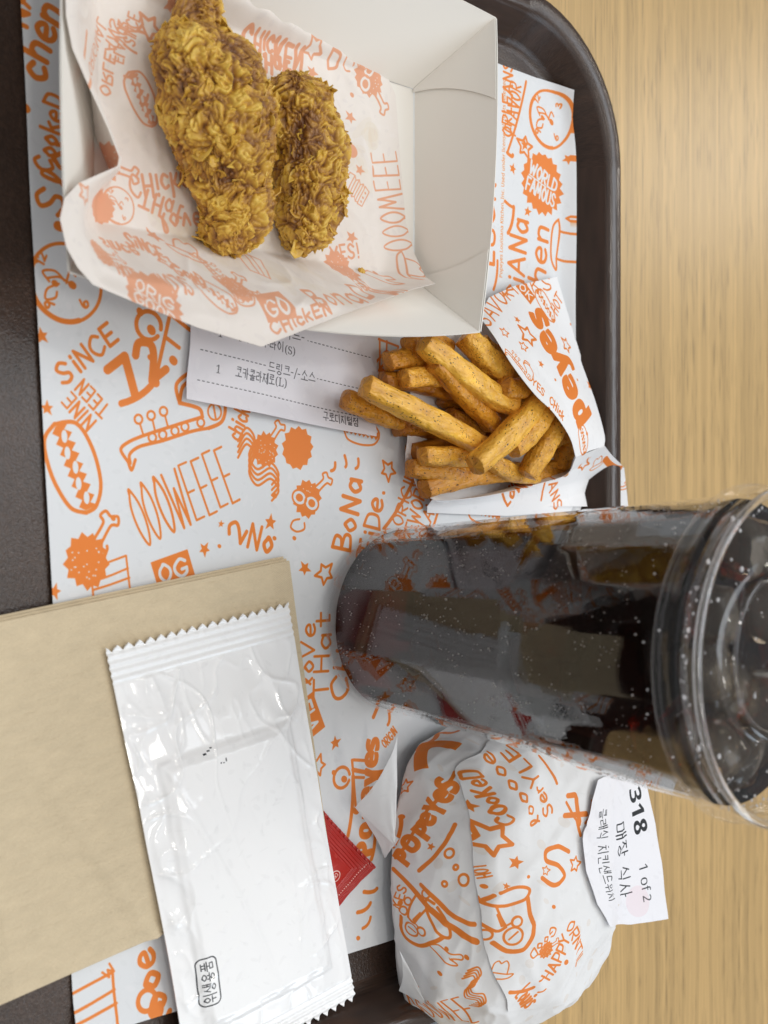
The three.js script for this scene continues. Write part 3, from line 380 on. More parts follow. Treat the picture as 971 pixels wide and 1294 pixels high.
// ---------------------------------------------------------------- fried chicken
const crustMat = std({ vertexColors: true, roughness: 0.4 });
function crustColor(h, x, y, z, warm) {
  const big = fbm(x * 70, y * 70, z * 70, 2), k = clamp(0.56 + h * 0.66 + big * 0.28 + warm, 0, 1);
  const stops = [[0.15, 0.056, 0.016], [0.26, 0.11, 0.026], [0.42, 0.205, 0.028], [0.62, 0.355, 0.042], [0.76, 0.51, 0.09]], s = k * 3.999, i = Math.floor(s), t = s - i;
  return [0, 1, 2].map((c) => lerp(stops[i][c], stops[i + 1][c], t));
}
function crust(px, py, pz, amp) {                            // height of the crust there in metres, and a tone of about -1..1
  const wx = noise(px * 150, py * 150, pz * 150), wy = noise(px * 150 + 9, py * 150, pz * 150), wz = noise(px * 150, py * 150 + 9, pz * 150), a = px * 205 + 0.8 * wx, b = py * 205 + 0.8 * wy, c = pz * 205 + 0.8 * wz;
  const bump = (q) => Math.sqrt(Math.min(1, Math.abs(q) * 2.1)), b1 = bump(noise(a, b, c)), b2 = bump(noise(a * 2.2 + 5, b * 2.2, c * 2.2)), r1 = Math.pow(ridge(a * 1.5 + 3, b * 1.5, c * 1.5), 2), r3 = noise(px * 800, py * 800, pz * 800), r4 = noise(px * 1900, py * 1900, pz * 1900);
  const bald = sstep(0.05, 0.4, noise(px * 46, py * 46, pz * 46 + 4)), ruff = sstep(0.0, 0.4, noise(px * 85 + 3, py * 85, pz * 85)), lum = fbm(px * 110, py * 110, pz * 110, 2);
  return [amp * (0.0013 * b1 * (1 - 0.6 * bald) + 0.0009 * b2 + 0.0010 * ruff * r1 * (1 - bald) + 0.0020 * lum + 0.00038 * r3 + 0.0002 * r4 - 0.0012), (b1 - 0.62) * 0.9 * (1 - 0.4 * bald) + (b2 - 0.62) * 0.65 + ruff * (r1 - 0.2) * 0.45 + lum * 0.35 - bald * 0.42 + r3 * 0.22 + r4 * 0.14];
}
function makeChicken(name, label, spine, ws, hs, flakes, nub) {
  const sp = curve(spine), W = (arr, t) => { const s = clamp(t, 0, 1) * (arr.length - 1), i = Math.min(arr.length - 2, Math.floor(s)), k = s - i; return lerp(arr[i], arr[i + 1], k * k * (3 - 2 * k)); };
  const nu = flakes > 200 ? 400 : 320, nv = flakes > 200 ? 320 : 250, up = V(0, 1, 0), frame = (v) => { const c = sp.getPoint(v), t = sp.getTangent(v), s = V(-t.z, 0, t.x).normalize(); return { c, t, s }; };
  const fr = Array.from({ length: nv + 1 }, (_, j) => frame(j / nv)), hv = new Float32Array((nu + 1) * (nv + 1));
  const body = (u, v, i, j) => {
    const { c, t, s } = fr[j], a = u * Math.PI * 2, cap = Math.pow(Math.max(0, 1 - Math.pow(Math.abs(v * 2 - 1), 9)), 0.5), w = W(ws, v) * cap, h = W(hs, v) * cap, ca = Math.cos(a), sa = Math.sin(a);
    const n = s.clone().multiplyScalar(ca).addScaledVector(up, sa).addScaledVector(t, (v < 0.5 ? -1 : 1) * Math.pow(Math.abs(v * 2 - 1), 8)).normalize();
    const p = c.clone().addScaledVector(s, w * Math.sign(ca) * Math.pow(Math.abs(ca), 0.85)).addScaledVector(up, h * Math.sign(sa) * Math.pow(Math.abs(sa), 0.8));
    const wobx = 0.0022 * noise(p.x * 75, p.y * 75, p.z * 75 + 8); const [d, k] = crust(p.x, p.y, p.z, 1); p.addScaledVector(n, d + wobx); hv[j * (nu + 1) + i] = k; p.y = Math.max(p.y, 0.0048 + 0.0004 * ca); return p;
  };
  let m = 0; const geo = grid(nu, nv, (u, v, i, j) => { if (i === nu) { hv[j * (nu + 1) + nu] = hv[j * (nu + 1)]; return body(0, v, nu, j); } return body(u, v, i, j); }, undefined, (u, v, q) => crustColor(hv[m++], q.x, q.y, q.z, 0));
  const c0 = sp.getPoint(0.5), o = thing(name, label, 'fried chicken', [c0.x, 0.004, c0.z]);
  part('meat_crust', geo, crustMat, o);
  // loose curled flakes of batter standing off the crust
  const pos = geo.attributes.position, nor = geo.attributes.normal, bits = [];
  for (let k = 0; k < flakes; k++) {
    const i = Math.floor(rnd() * pos.count); if (pos.getY(i) < 0.006) { continue; }
    const p = V().fromBufferAttribute(pos, i), n = V().fromBufferAttribute(nor, i), R = rr(0.0007, 0.0019) * (rnd() < 0.22 ? 1.8 : 1), cu = rr(-0.2, 0.4), ph = rnd() * 9, tone = rr(0.02, 0.38);
    const T = V(rr(-1, 1), rr(-1, 1), rr(-1, 1)).cross(n).normalize(), Bv = n.clone().cross(T); n.addScaledVector(T, rr(-0.28, 0.28)).normalize(); p.addScaledVector(n, -0.0003); Bv.crossVectors(n, T).normalize(); T.crossVectors(Bv, n);
    const g = slab(9, 6, (u, v) => { const a = u * 6.2832, q = v * R * (1 + 0.7 * noise(Math.cos(a) * 1.6 + ph, Math.sin(a) * 1.4, 3)), x = Math.cos(a) * q * 1.25, y = Math.sin(a) * q * 0.85, z = cu * (x * x + 0.4 * x * y) / R + 0.7 * R * noise(x / R * 1.3 + ph, y / R * 1.3, 6) - R * 0.12; return p.clone().addScaledVector(T, x).addScaledVector(Bv, y).addScaledVector(n, z); }, 0.0004);
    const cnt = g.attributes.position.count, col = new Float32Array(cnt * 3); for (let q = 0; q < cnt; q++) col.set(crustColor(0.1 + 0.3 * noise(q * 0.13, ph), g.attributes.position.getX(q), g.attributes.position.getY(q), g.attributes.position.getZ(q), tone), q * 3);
    g.setAttribute('color', new THREE.Float32BufferAttribute(col, 3)); bits.push(g);
  }
  if (nub) {
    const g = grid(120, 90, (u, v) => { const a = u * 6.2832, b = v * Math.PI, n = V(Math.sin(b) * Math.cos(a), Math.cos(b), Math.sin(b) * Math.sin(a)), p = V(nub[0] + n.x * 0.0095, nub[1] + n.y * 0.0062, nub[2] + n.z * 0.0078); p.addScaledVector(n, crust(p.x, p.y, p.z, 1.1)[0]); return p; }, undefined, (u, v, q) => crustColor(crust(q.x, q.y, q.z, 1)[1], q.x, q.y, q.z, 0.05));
    part('batter_lump', g, crustMat, o);
  }
  const fl = part('crust_flake', mergeGeometries(bits), crustMat, o); fl.userData.kind = 'stuff'; return o;
}
makeChicken('fried_chicken', 'larger golden fried chicken piece at the left in the box, broad at one end', [[-0.1537, 0.015, -0.2191], [-0.138, 0.018, -0.2191], [-0.1236, 0.019, -0.2226], [-0.1101, 0.0175, -0.227], [-0.0966, 0.014, -0.2314], [-0.0815, 0.012, -0.2306]], [0.0164, 0.0178, 0.0170, 0.0138, 0.0107, 0.0088], [0.0105, 0.0135, 0.0145, 0.0125, 0.0095, 0.0075], 330, [-0.1562, 0.016, -0.2166]);
makeChicken('fried_chicken', 'smaller crescent shaped fried chicken piece lying right of the larger one', [[-0.147, 0.0135, -0.2537], [-0.1349, 0.0145, -0.2576], [-0.12, 0.0145, -0.2628], [-0.1042, 0.013, -0.2633], [-0.0879, 0.0105, -0.2629]], [0.0066, 0.0106, 0.0122, 0.0106, 0.0078], [0.0085, 0.0108, 0.0114, 0.0098, 0.0072], 200);

{
  const g = new THREE.IcosahedronGeometry(1, 5), p = g.attributes.position, col = []; for (let i = 0; i < p.count; i++) { const v = V().fromBufferAttribute(p, i), q = 1 + 0.4 * noise(v.x * 1.6, v.y * 1.6, v.z * 1.6) + 0.15 * noise(v.x * 5, v.y * 5, v.z * 5); p.setXYZ(i, v.x * q * 0.0021, v.y * q * 0.0011, v.z * q * 0.0014); col.push(...crustColor(0.2 + 0.3 * noise(v.x * 3, v.y * 3, v.z * 3), v.x, v.y, v.z, 0.1)); }
  g.setAttribute('color', new THREE.Float32BufferAttribute(col, 3)); g.computeVertexNormals(); const m = part('chicken_crumb', g, crustMat, scene); m.position.set(-0.0862, 0.0062, -0.293); tag(m, 'tiny golden crumb lying on the liner beside the smaller chicken piece', 'crumb');
}

// ---------------------------------------------------------------- fries and their paper sleeve
const fryTex = [1, 2, 3].map((k) => dataTex(512, 128, (x, y) => {
  const u = x / 512, a = y / 128 * 6.2832, cx = Math.cos(a) * 1.3, cy = Math.sin(a) * 1.3, n = fbm(u * 9 + k * 9, cx, cy, 4), b = ridge(u * 5 + k, cx * 1.5, cy * 1.5), sp = noise(u * 120 + k * 7, cx * 16, cy * 16), pep = noise(u * 62 + k * 31, cx * 7, cy * 7);
  let r = 234, g = 180, bl = 70; const d = clamp(0.13 * n + 0.06 * (b - 0.5) + 0.06 * sp, -0.4, 0.3); r *= 1 + d * 0.8; g *= 1 + d * 1.1; bl *= 1 + d * 1.5; const brown = sstep(0.35, 0.95, -n) * 0.4; r = lerp(r, 146, brown); g = lerp(g, 88, brown); bl = lerp(bl, 26, brown);
  if (pep > 0.56 - 0.2 * noise(u * 8 + k, cx, cy + 5)) { r *= 0.22; g *= 0.2; bl *= 0.3; } return [clamp(r, 0, 255), clamp(g, 0, 255), clamp(bl, 0, 255)];
}));
const fryBump = dataTex(256, 128, (x, y) => { const v = clamp(128 + 60 * fbm(x / 256 * 26, Math.cos(y / 128 * 6.283) * 4, Math.sin(y / 128 * 6.283) * 4, 3), 0, 255); return [v, v, v]; }, false);
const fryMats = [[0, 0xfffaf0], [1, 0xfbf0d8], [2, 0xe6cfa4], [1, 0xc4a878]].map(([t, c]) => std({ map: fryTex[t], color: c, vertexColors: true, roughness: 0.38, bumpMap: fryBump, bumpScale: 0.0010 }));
function fry(label, a, b, w, mat, bend = 0.002, tw = 0.3) {
  w *= 0.86;
  const A = V(...a), B = V(...b), mid = A.clone().lerp(B, 0.5).add(V(0, bend, 0)), d = B.clone().sub(A).normalize(), side = V(-d.z, 0, d.x).normalize(), sway = rr(-1, 1) * 0.0024, ph = rnd() * 50;
  const cv = new THREE.QuadraticBezierCurve3(A, mid.addScaledVector(side, sway * 2), B), nu = 28, nv = 44;
  const g = grid(nu, nv + 6, (u, v, i, j) => {
    const jj = clamp((j - 3) / nv, 0, 1), c = cv.getPoint(jj), t = cv.getTangent(jj), s = V(-t.z, 0, t.x).normalize(), up = V().crossVectors(s, t).normalize(); if (up.y < 0) up.negate();
    const capk = j < 3 ? [0.0, 0.62, 0.9][j] : j > nv + 3 ? [0.9, 0.62, 0.0][j - nv - 4] : 1, q = u * 6.2832 + tw * jj, ca = Math.cos(q), sa = Math.sin(q), sq = Math.pow(Math.pow(Math.abs(ca), 3.3) + Math.pow(Math.abs(sa), 3.3), -1 / 3.3);
    const n = 1 + 0.11 * noise(jj * 6 + ph, ca * 1.2, sa * 1.2) + 0.05 * noise(jj * 17 + ph, ca * 2.4, sa * 2.4), r = w * 0.5 * sq * capk * n * (0.92 + 0.1 * Math.sin(jj * 3.1));
    const e = j < 3 ? -(1 - capk) * 0.0012 : j > nv + 3 ? (1 - capk) * 0.0012 : 0; return c.addScaledVector(s, ca * r).addScaledVector(up, sa * r * 0.94).addScaledVector(t, e);
  }, (u, v) => [v * 0.9 + ph * 0.01, u], (u, v) => { const e = Math.min(v, 1 - v), tip = sstep(0.16, 0.02, e + 0.05 * noise(u * 3 + ph, v * 9)) * 0.55, n = 0.5 + 0.5 * noise(v * 5 + ph, Math.cos(u * 6.28), Math.sin(u * 6.28)), p = 0.16 * sstep(0.55, 0.9, n); return [1 - 0.28 * tip + p, 1 - 0.48 * tip + p * 1.1, 1 - 0.55 * tip + p * 1.6]; });
  const o = part(numbered('french_fry'), mergeVertices(g), fryMats[mat], scene); o.geometry.computeVertexNormals(); tag(o, label, 'french fry', 'seasoned french fries in the paper sleeve'); return o;
}
const FR = (zx, zy) => [zx, zy];
fry('long golden fry on top lying nearest the receipt', [-0.0436, 0.02, -0.2826], [-0.0244, 0.019, -0.3441], 0.0098, 0, 0.003);
fry('short browned fry whose tip rests on the receipt', [-0.04, 0.009, -0.2827], [-0.0335, 0.009, -0.3092], 0.0088, 2);
fry('long thick pale fry reaching up under the box', [-0.0609, 0.024, -0.3071], [-0.0409, 0.025, -0.3536], 0.0105, 0, 0.002);
fry('bright yellow fry right beside the box corner', [-0.0658, 0.021, -0.3315], [-0.0527, 0.025, -0.35], 0.0105, 0);
fry('limp dark fry lying across the middle of the pile', [-0.0546, 0.024, -0.3127], [-0.0338, 0.018, -0.3496], 0.0095, 2, 0.002);
fry('short browned fry end at the upper left of the pile', [-0.0539, 0.013, -0.2995], [-0.0568, 0.013, -0.3279], 0.0088, 2);
fry('stubby browned fry end tucked right under the box', [-0.0601, 0.015, -0.3071], [-0.0618, 0.013, -0.3304], 0.0082, 2);
fry('short golden fry with a cut end in the left middle', [-0.048, 0.018, -0.3027], [-0.0499, 0.014, -0.3319], 0.0085, 1);
fry('dark fry lying behind the long front fry', [-0.0472, 0.011, -0.2991], [-0.0432, 0.011, -0.3407], 0.0088, 3);
fry('thick pale fry pointing to the cup, square tip in front', [-0.0171, 0.029, -0.3286], [-0.0478, 0.028, -0.3697], 0.0102, 0, 0.001);
fry('fry with a white floury tip beside the thick pale one', [-0.0237, 0.028, -0.3502], [-0.0448, 0.029, -0.3718], 0.0096, 1, 0.001);
fry('fry with a browned square tip nearest the sleeve edge', [-0.0145, 0.022, -0.3653], [-0.0415, 0.028, -0.3823], 0.0098, 1, 0.001);
fry('short fry half hidden in the mouth of the sleeve', [-0.0187, 0.012, -0.3979], [-0.0352, 0.016, -0.4032], 0.0088, 1);
fry('golden fry with a pale cut tip low on the cup side', [-0.0203, 0.016, -0.3141], [-0.0204, 0.014, -0.3463], 0.0088, 1);
fry('browned fry low at the left bottom of the pile', [-0.0161, 0.01, -0.3135], [-0.0139, 0.01, -0.3484], 0.0086, 2);
fry('long browned fry lying along the sleeve bottom edge', [-0.0086, 0.01, -0.3208], [-0.0164, 0.01, -0.3802], 0.0094, 2, 0);
fry('stub of a fry sticking out of the sleeve mouth', [-0.0478, 0.029, -0.3437], [-0.0502, 0.026, -0.3616], 0.0092, 2, 0);
fry('short fry lying between the pale tip and the brown tip', [-0.0204, 0.017, -0.3489], [-0.0151, 0.013, -0.3806], 0.0082, 1);
fry('low fry seen below the brown square tip', [-0.0132, 0.008, -0.3786], [-0.0182, 0.01, -0.4024], 0.0092, 2, 0);
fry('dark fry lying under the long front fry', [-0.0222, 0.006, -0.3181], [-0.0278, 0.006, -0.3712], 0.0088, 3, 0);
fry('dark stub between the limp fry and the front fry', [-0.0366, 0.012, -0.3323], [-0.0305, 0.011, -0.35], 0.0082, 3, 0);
fry('yellow fry far back under the sleeve edge', [-0.0656, 0.014, -0.3468], [-0.0517, 0.017, -0.3683], 0.0095, 1, 0);
fry('fry with a bright corner between the sleeve and brown tip', [-0.0272, 0.016, -0.384], [-0.0322, 0.018, -0.3976], 0.0088, 1, 0);
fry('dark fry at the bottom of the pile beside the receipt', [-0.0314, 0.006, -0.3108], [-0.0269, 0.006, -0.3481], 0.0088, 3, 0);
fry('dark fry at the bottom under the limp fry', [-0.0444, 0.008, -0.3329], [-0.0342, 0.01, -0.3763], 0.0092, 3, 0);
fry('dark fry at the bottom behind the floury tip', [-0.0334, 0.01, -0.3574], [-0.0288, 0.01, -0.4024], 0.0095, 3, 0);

const SLEEVEPRINT = (c) => {
  display(c, 'peyes', 108.7, 83.2, 91.0, 36.1, 15);
  letter(c, 'HANKS', 63.9, 34.7, 104.1, 26.4, 6, 0.9); letter(c, 'SAVOR', 52.1, 50.5, 76.8, 32.3, 7, 1); at(c, 84.5, 29.8, 60, 5, (k) => flag(k, 'OK')); at(c, 96.1, 34.6, 62, 8, poboy);
  at(c, 62.4, 64.1, 60, 6, sax); solidStar(c, 71.8, 44.6, 2, 10); openStar(c, 60.0, 51.8, 2.6, 0); openStar(c, 74.8, 51.2, 5.5, 10); openStar(c, 69.4, 56.6, 2.6, 4); openStar(c, 105.2, 50.9, 4.2, 4); solidStar(c, 78.0, 62.9, 2, 4);
  letter(c, 'YES', 67.3, 71.8, 74.2, 76.7, 3.4, 0.8); letter(c, 'CHick', 77.0, 78.3, 86.4, 84.9, 3.6, 0.8); at(c, 103.6, 91.2, 60, 6.5, poboy); openStar(c, 118.3, 99.6, 3.4, 0); at(c, 126.5, 99.1, -30, 4, hat); tick(c, 130.0, 97.4, 142.9, 101.0, 2.4);
  at(c, 140.2, 110.6, 195, 7, sax); letter(c, 'ANS', 99.8, 108.4, 106.7, 119.7, 5, 0.9); tick(c, 96.1, 105.0, 96.8, 115.0, 1.1); dot(c, 105.9, 88.6, 0.9); for (const [x, y] of [[76.5, 80.7], [85.8, 68.5], [114.0, 40.2], [106.9, 66.0]]) dot(c, x, y, 0.7);
  letter(c, 'Love', 75.1, 117.8, 85.2, 107.7, 7, 1.3); openStar(c, 136.5, 105.9, 3, 9); letter(c, 'HOT', 102.9, 38.6, 110.2, 29.7, 5, 0.8); solidStar(c, 121.9, 66.2, 3, 2);
};
{
  const s = thing('fries_sleeve', 'white printed paper sleeve holding french fries beside the tall cup', 'paper sleeve', [-0.03, 0, -0.39]);
  const tex = sheet(160, 160, 8, '#f3f4f6', ORANGE, SLEEVEPRINT), mat = printedPaper(tex), back = std({ map: tex, roughness: 0.6 });
  const uvm = (mx, mz) => (u, v, q) => [((-q.z - 0.30) * 1000 + q.y * 450) / 160, 1 - ((q.x + 0.12) * 1000) / 160];
  const mouth = curve([[-0.0749, 0.016, -0.3446], [-0.0659, 0.028, -0.3396], [-0.0541, 0.036, -0.3412], [-0.0439, 0.039, -0.3502], [-0.0376, 0.038, -0.3624], [-0.0292, 0.035, -0.3756], [-0.0217, 0.03, -0.3857]], 0.5);
  const rear = curve([[-0.0997, 0.004, -0.4055], [-0.0798, 0.007, -0.4113], [-0.0646, 0.01, -0.414], [-0.0478, 0.014, -0.4185], [-0.0332, 0.018, -0.4198], [-0.0275, 0.022, -0.4146]], 0.5);
  const f = coons((t) => mouth.getPoint(t), (t) => rear.getPoint(t), along([[-0.0749, 0.016, -0.3446], [-0.0847, 0.009, -0.3576], [-0.092, 0.006, -0.376], [-0.0997, 0.004, -0.4055]]), along([[-0.0217, 0.03, -0.3857], [-0.0248, 0.027, -0.3981], [-0.0275, 0.022, -0.4146]]));
  const top = part('front_panel', slab(70, 50, (u, v) => { const p = f(u, v), e = Math.sin(Math.PI * u) * Math.sin(Math.PI * v); p.y += 0.004 * e + 0.0007 * e * fbm(p.x * 70, p.z * 70, 1, 2); return p; }, 0.00015, uvm()), mat, s);
  top.userData.sheet = 'sleeve'; top.userData.mm = [160, 160];
  const lip = curve([[-0.0217, 0.03, -0.3857], [-0.0152, 0.019, -0.3933], [-0.0112, 0.015, -0.3802], [-0.0078, 0.013, -0.3634], [-0.0058, 0.012, -0.3498], [-0.0045, 0.01, -0.3352], [-0.0045, 0.007, -0.328]], 0.5);
  const foot = along([[-0.0025, 0.01, -0.4474], [-0.0007, 0.0035, -0.4254], [0.0016, 0.0032, -0.3744], [0.0003, 0.0026, -0.3298]]);
  const g = coons((t) => lip.getPoint(t), foot, along([[-0.0217, 0.03, -0.3857], [-0.0275, 0.022, -0.4146], [-0.019, 0.014, -0.4397], [-0.0025, 0.01, -0.4474]]), along([[-0.0045, 0.007, -0.328], [-0.0021, 0.004, -0.3284], [0.0003, 0.0026, -0.3298]]));
  const side = part('side_panel', slab(60, 20, (u, v) => { const p = g(u, v); p.y = Math.max(0.0024, p.y + 0.0009 * Math.sin(Math.PI * v) * noise(p.x * 90, p.z * 90)); return p; }, 0.00015, uvm()), mat, s); side.userData.sheet = 'sleeve'; side.userData.mm = [160, 160];
  const low = coons(along([[-0.0778, 0.0038, -0.3577], [-0.0626, 0.0038, -0.3286], [-0.0436, 0.0038, -0.3161], [-0.0198, 0.0038, -0.3141], [-0.0075, 0.004, -0.3217], [-0.0039, 0.0045, -0.3304]]), along([[-0.0998, 0.0035, -0.4061], [-0.0806, 0.0036, -0.4155], [-0.051, 0.0038, -0.4306], [-0.0201, 0.0045, -0.4467], [-0.0025, 0.008, -0.4478]]), along([[-0.0778, 0.0038, -0.3577], [-0.0998, 0.0035, -0.4061]]), along([[-0.0039, 0.0045, -0.3304], [-0.0023, 0.0036, -0.3936], [-0.0025, 0.008, -0.4478]]));
  part('back_panel', slab(40, 30, (u, v) => { const p = low(u, v), e = sstep(0.16, 0, v); p.y += 0.005 * e * (0.4 + 0.6 * u) * (0.7 + 0.5 * noise(u * 9, 3)); return p; }, 0.00015, uvm()), back, s);
}

// ---------------------------------------------------------------- cup of cola
{
  const cx = 0.0397, cz = -0.3115, N = 10, SEG = 160, cup = thing('cola_cup', 'tall clear plastic cup of iced cola with facets and a clear lid', 'cup', [cx, 0.0012, cz]);
  const place = (g) => g.translate(cx, 0.0012, cz), R = (y) => lerp(0.0338, 0.0452, y / 0.155);
  const ph0 = 14 * Math.PI / 180, step = 2 * Math.PI / N;
  const rad = (a, y) => {                                     // facets low down, round above them
    const da = ((((a - ph0) / step) % 1) + 1) % 1 - 0.5, c = Math.cos(da * step), r = R(y), k = sstep(0.087, 0.106, y) * 0.9 + (y > 0.056 ? 0.06 : 0) + sstep(0.014, 0.003, y) * 0.7;
    return Math.min(r, r * lerp(Math.cos(step / 2) * 1.004, 1.06, k) / c);
  };
  const shell = (inset, ys) => { const g = grid(SEG, ys.length - 1, (u, v, i, j) => { const a = u * 2 * Math.PI + ph0, y = ys[j], r = rad(a, y) - inset; return [Math.sin(a) * r, y, Math.cos(a) * r]; }, (u, v) => [u, v]); const q = g.index.array; for (let k = 0; k < q.length; k += 3) { const t = q[k + 1]; q[k + 1] = q[k + 2]; q[k + 2] = t; } g.computeVertexNormals(); return g; };
  const ysAll = []; for (let y = 0.004; y < 0.1531; y += y > 0.08 && y < 0.112 ? 0.0008 : y > 0.053 && y < 0.058 ? 0.0005 : 0.004) ysAll.push(y); ysAll.push(0.1535);
  const wall = shell(0, ysAll).toNonIndexed(), foot = lathe([[0, 0.0028], [0.024, 0.0028], [0.027, 0.0004], [0.0292, 0], [0.0318, 0.0008], [0.0332, 0.0026], [0.0336, 0.0042]], SEG).toNonIndexed();
  part('cup_wall', place(toCreasedNormals(wall, 0.25)), clear, cup); part('cup_base', place(foot), clear, cup);
  const colaMat = phys({ color: 0xffffff, roughness: 0.02, transmission: 1, thickness: 0.02, ior: 1.34, attenuationColor: new THREE.Color().setRGB(0.36, 0.11, 0.018), attenuationDistance: 0.015 });
  const LEVEL = 0.1475, ysC = ysAll.filter((y) => y > 0.0065 && y < LEVEL); ysC.push(LEVEL);
  const cs = shell(0.0011, ysC), cap = (y, up) => { const p = [0, y, 0], idx = []; for (let i = 0; i <= SEG; i++) { const a = i / SEG * 2 * Math.PI + ph0, r = rad(a, y) - 0.0011; p.push(Math.sin(a) * r, y, Math.cos(a) * r); } for (let i = 1; i <= SEG; i++) up ? idx.push(0, i, i + 1) : idx.push(0, i + 1, i); const g = new THREE.BufferGeometry(); g.setAttribute('position', new THREE.Float32BufferAttribute(p, 3)); g.setIndex(idx); return g; };
  cs.deleteAttribute('uv'); cs.deleteAttribute('normal'); const closed = toCreasedNormals(mergeVertices(mergeGeometries([cs, cap(ysC[0], false), cap(LEVEL, true)]), 1e-6), 0.25);
  part('cola', place(closed), colaMat, cup);
  // ice in the upper half, some of it standing out of the drink
  const iceMat = phys({ color: new THREE.Color().setRGB(0.78, 0.68, 0.55), roughness: 0.1, transmission: 0.96, thickness: 0.02, ior: 1.25 });
  const lumps = []; for (let k = 0; k < 26; k++) { const a = k * 2.4 + 0.4, y = 0.098 + 0.0535 * ((k * 0.618) % 1), r = (k % 3 === 0 ? 0.013 : 0.0315) * (R(y) / 0.045); lumps.push([Math.sin(a) * r, Math.min(y, 0.1415), Math.cos(a) * r, a]); }
  for (let k = 0; k < 7; k++) { const a = k * 0.9 + 0.2, r = k % 2 ? 0.030 : 0.017; lumps.push([Math.sin(a) * r, 0.1445 + 0.0012 * (k % 3), Math.cos(a) * r, a * 1.7]); }
  for (const [x, y, z, a] of lumps) {
    const g = mergeVertices(new THREE.BoxGeometry(0.017, 0.016, 0.017, 8, 8, 8).deleteAttribute('uv').deleteAttribute('normal')), p = g.attributes.position;
    for (let i = 0; i < p.count; i++) { const v = V().fromBufferAttribute(p, i), l = v.length(); v.multiplyScalar(lerp(1, 0.0098 / l, 0.55)).multiplyScalar(1 + 0.09 * noise(v.x * 150 + a, v.y * 150, v.z * 150)); p.setXYZ(i, v.x, v.y, v.z); }
    g.rotateX(a * 3); g.rotateY(a); g.computeVertexNormals(); g.translate(x, y, z); part('ice_cube', place(g), iceMat, cup);
  }
  // lid
  const L = 0.1505, lid = [[0.0452, L - 0.0005], [0.0476, L], [0.0478, L + 0.0018], [0.0470, L + 0.003], [0.0473, L + 0.0062], [0.0466, L + 0.0076], [0.0472, L + 0.0092], [0.0478, L + 0.0112], [0.0474, L + 0.0128], [0.0462, L + 0.0135], [0.0450, L + 0.0128], [0.0444, L + 0.0105], [0.0436, L + 0.0075], [0.0422, L + 0.0064], [0.0262, L + 0.0068], [0.0240, L + 0.0092], [0.0226, L + 0.0098], [0.0212, L + 0.0090], [0.0196, L + 0.0072], [0.0, L + 0.0070]];
  const lc = new THREE.SplineCurve(lid.map(([x, y]) => new THREE.Vector2(x, y))); const lg = new THREE.LatheGeometry(lc.getPoints(150), 128);
  const lidM = part('lid', place(lg), clear, cup);
  part('lid_rim', place(new THREE.TorusGeometry(0.0462, 0.0011, 12, 128).rotateX(Math.PI / 2).translate(0, L + 0.0128, 0)), phys({ color: 0xffffff, roughness: 0.05, transmission: 1, thickness: 0.002, ior: 1.5 }), lidM);
  // bubbles on the inside of the wall and wet beads under the lid
  const beadMat = phys({ color: new THREE.Color().setRGB(0.8, 0.8, 0.82), roughness: 0.12, clearcoat: 1, transmission: 0.4, thickness: 0 }), fizzMat = std({ color: new THREE.Color().setRGB(0.28, 0.265, 0.25), roughness: 0.35 });
  const inst = (name, mat, list) => { const m = new THREE.InstancedMesh(new THREE.IcosahedronGeometry(1, 2), mat, list.length), q = new THREE.Matrix4(); list.forEach(([x, y, z, r, k = 1], i) => m.setMatrixAt(i, q.makeScale(r, r * k, r).setPosition(x, y, z))); m.name = name; m.userData.kind = 'stuff'; cup.add(m); return m; };
  const fizz = []; for (let i = 0; i < 2600; i++) { const cl = rnd() < 0.5, a = rr(-1.9, 1.9) + (cl ? 0 : 0), y = rr(0.009, 0.138), den = noise(a * 4.2, y * 80, 5) + 0.5 * noise(a * 11, y * 210, 8); if (den < 0.02 && rnd() < 0.9) continue; const r = rad(a, y) - 0.0006; fizz.push([Math.sin(a) * r, y, Math.cos(a) * r, rr(0.00009, 0.00026) * (rnd() < 0.1 ? 1.8 : 1)]); }
  inst('fizz_bubble', fizzMat, fizz);
  const beads = []; for (let i = 0; i < 230; i++) { const a = rnd() * 6.2832, edge = rnd() < 0.55, r = edge ? rr(0.039, 0.0428) : 0.042 * Math.sqrt(rnd()); beads.push([Math.sin(a) * r, L + 0.0058 - rr(0, 0.0004), Math.cos(a) * r, rr(0.00014, 0.00048) * (rnd() < 0.14 ? 1.9 : 1), 0.6]); }
  for (let i = 0; i < 80; i++) { const a = rr(-2.2, 2.2), y = rr(0.141, 0.1505), r = R(y) - 0.0004; beads.push([Math.sin(a) * r, y, Math.cos(a) * r, rr(0.00014, 0.0004)]); }
  inst('water_bead', beadMat, beads);
}

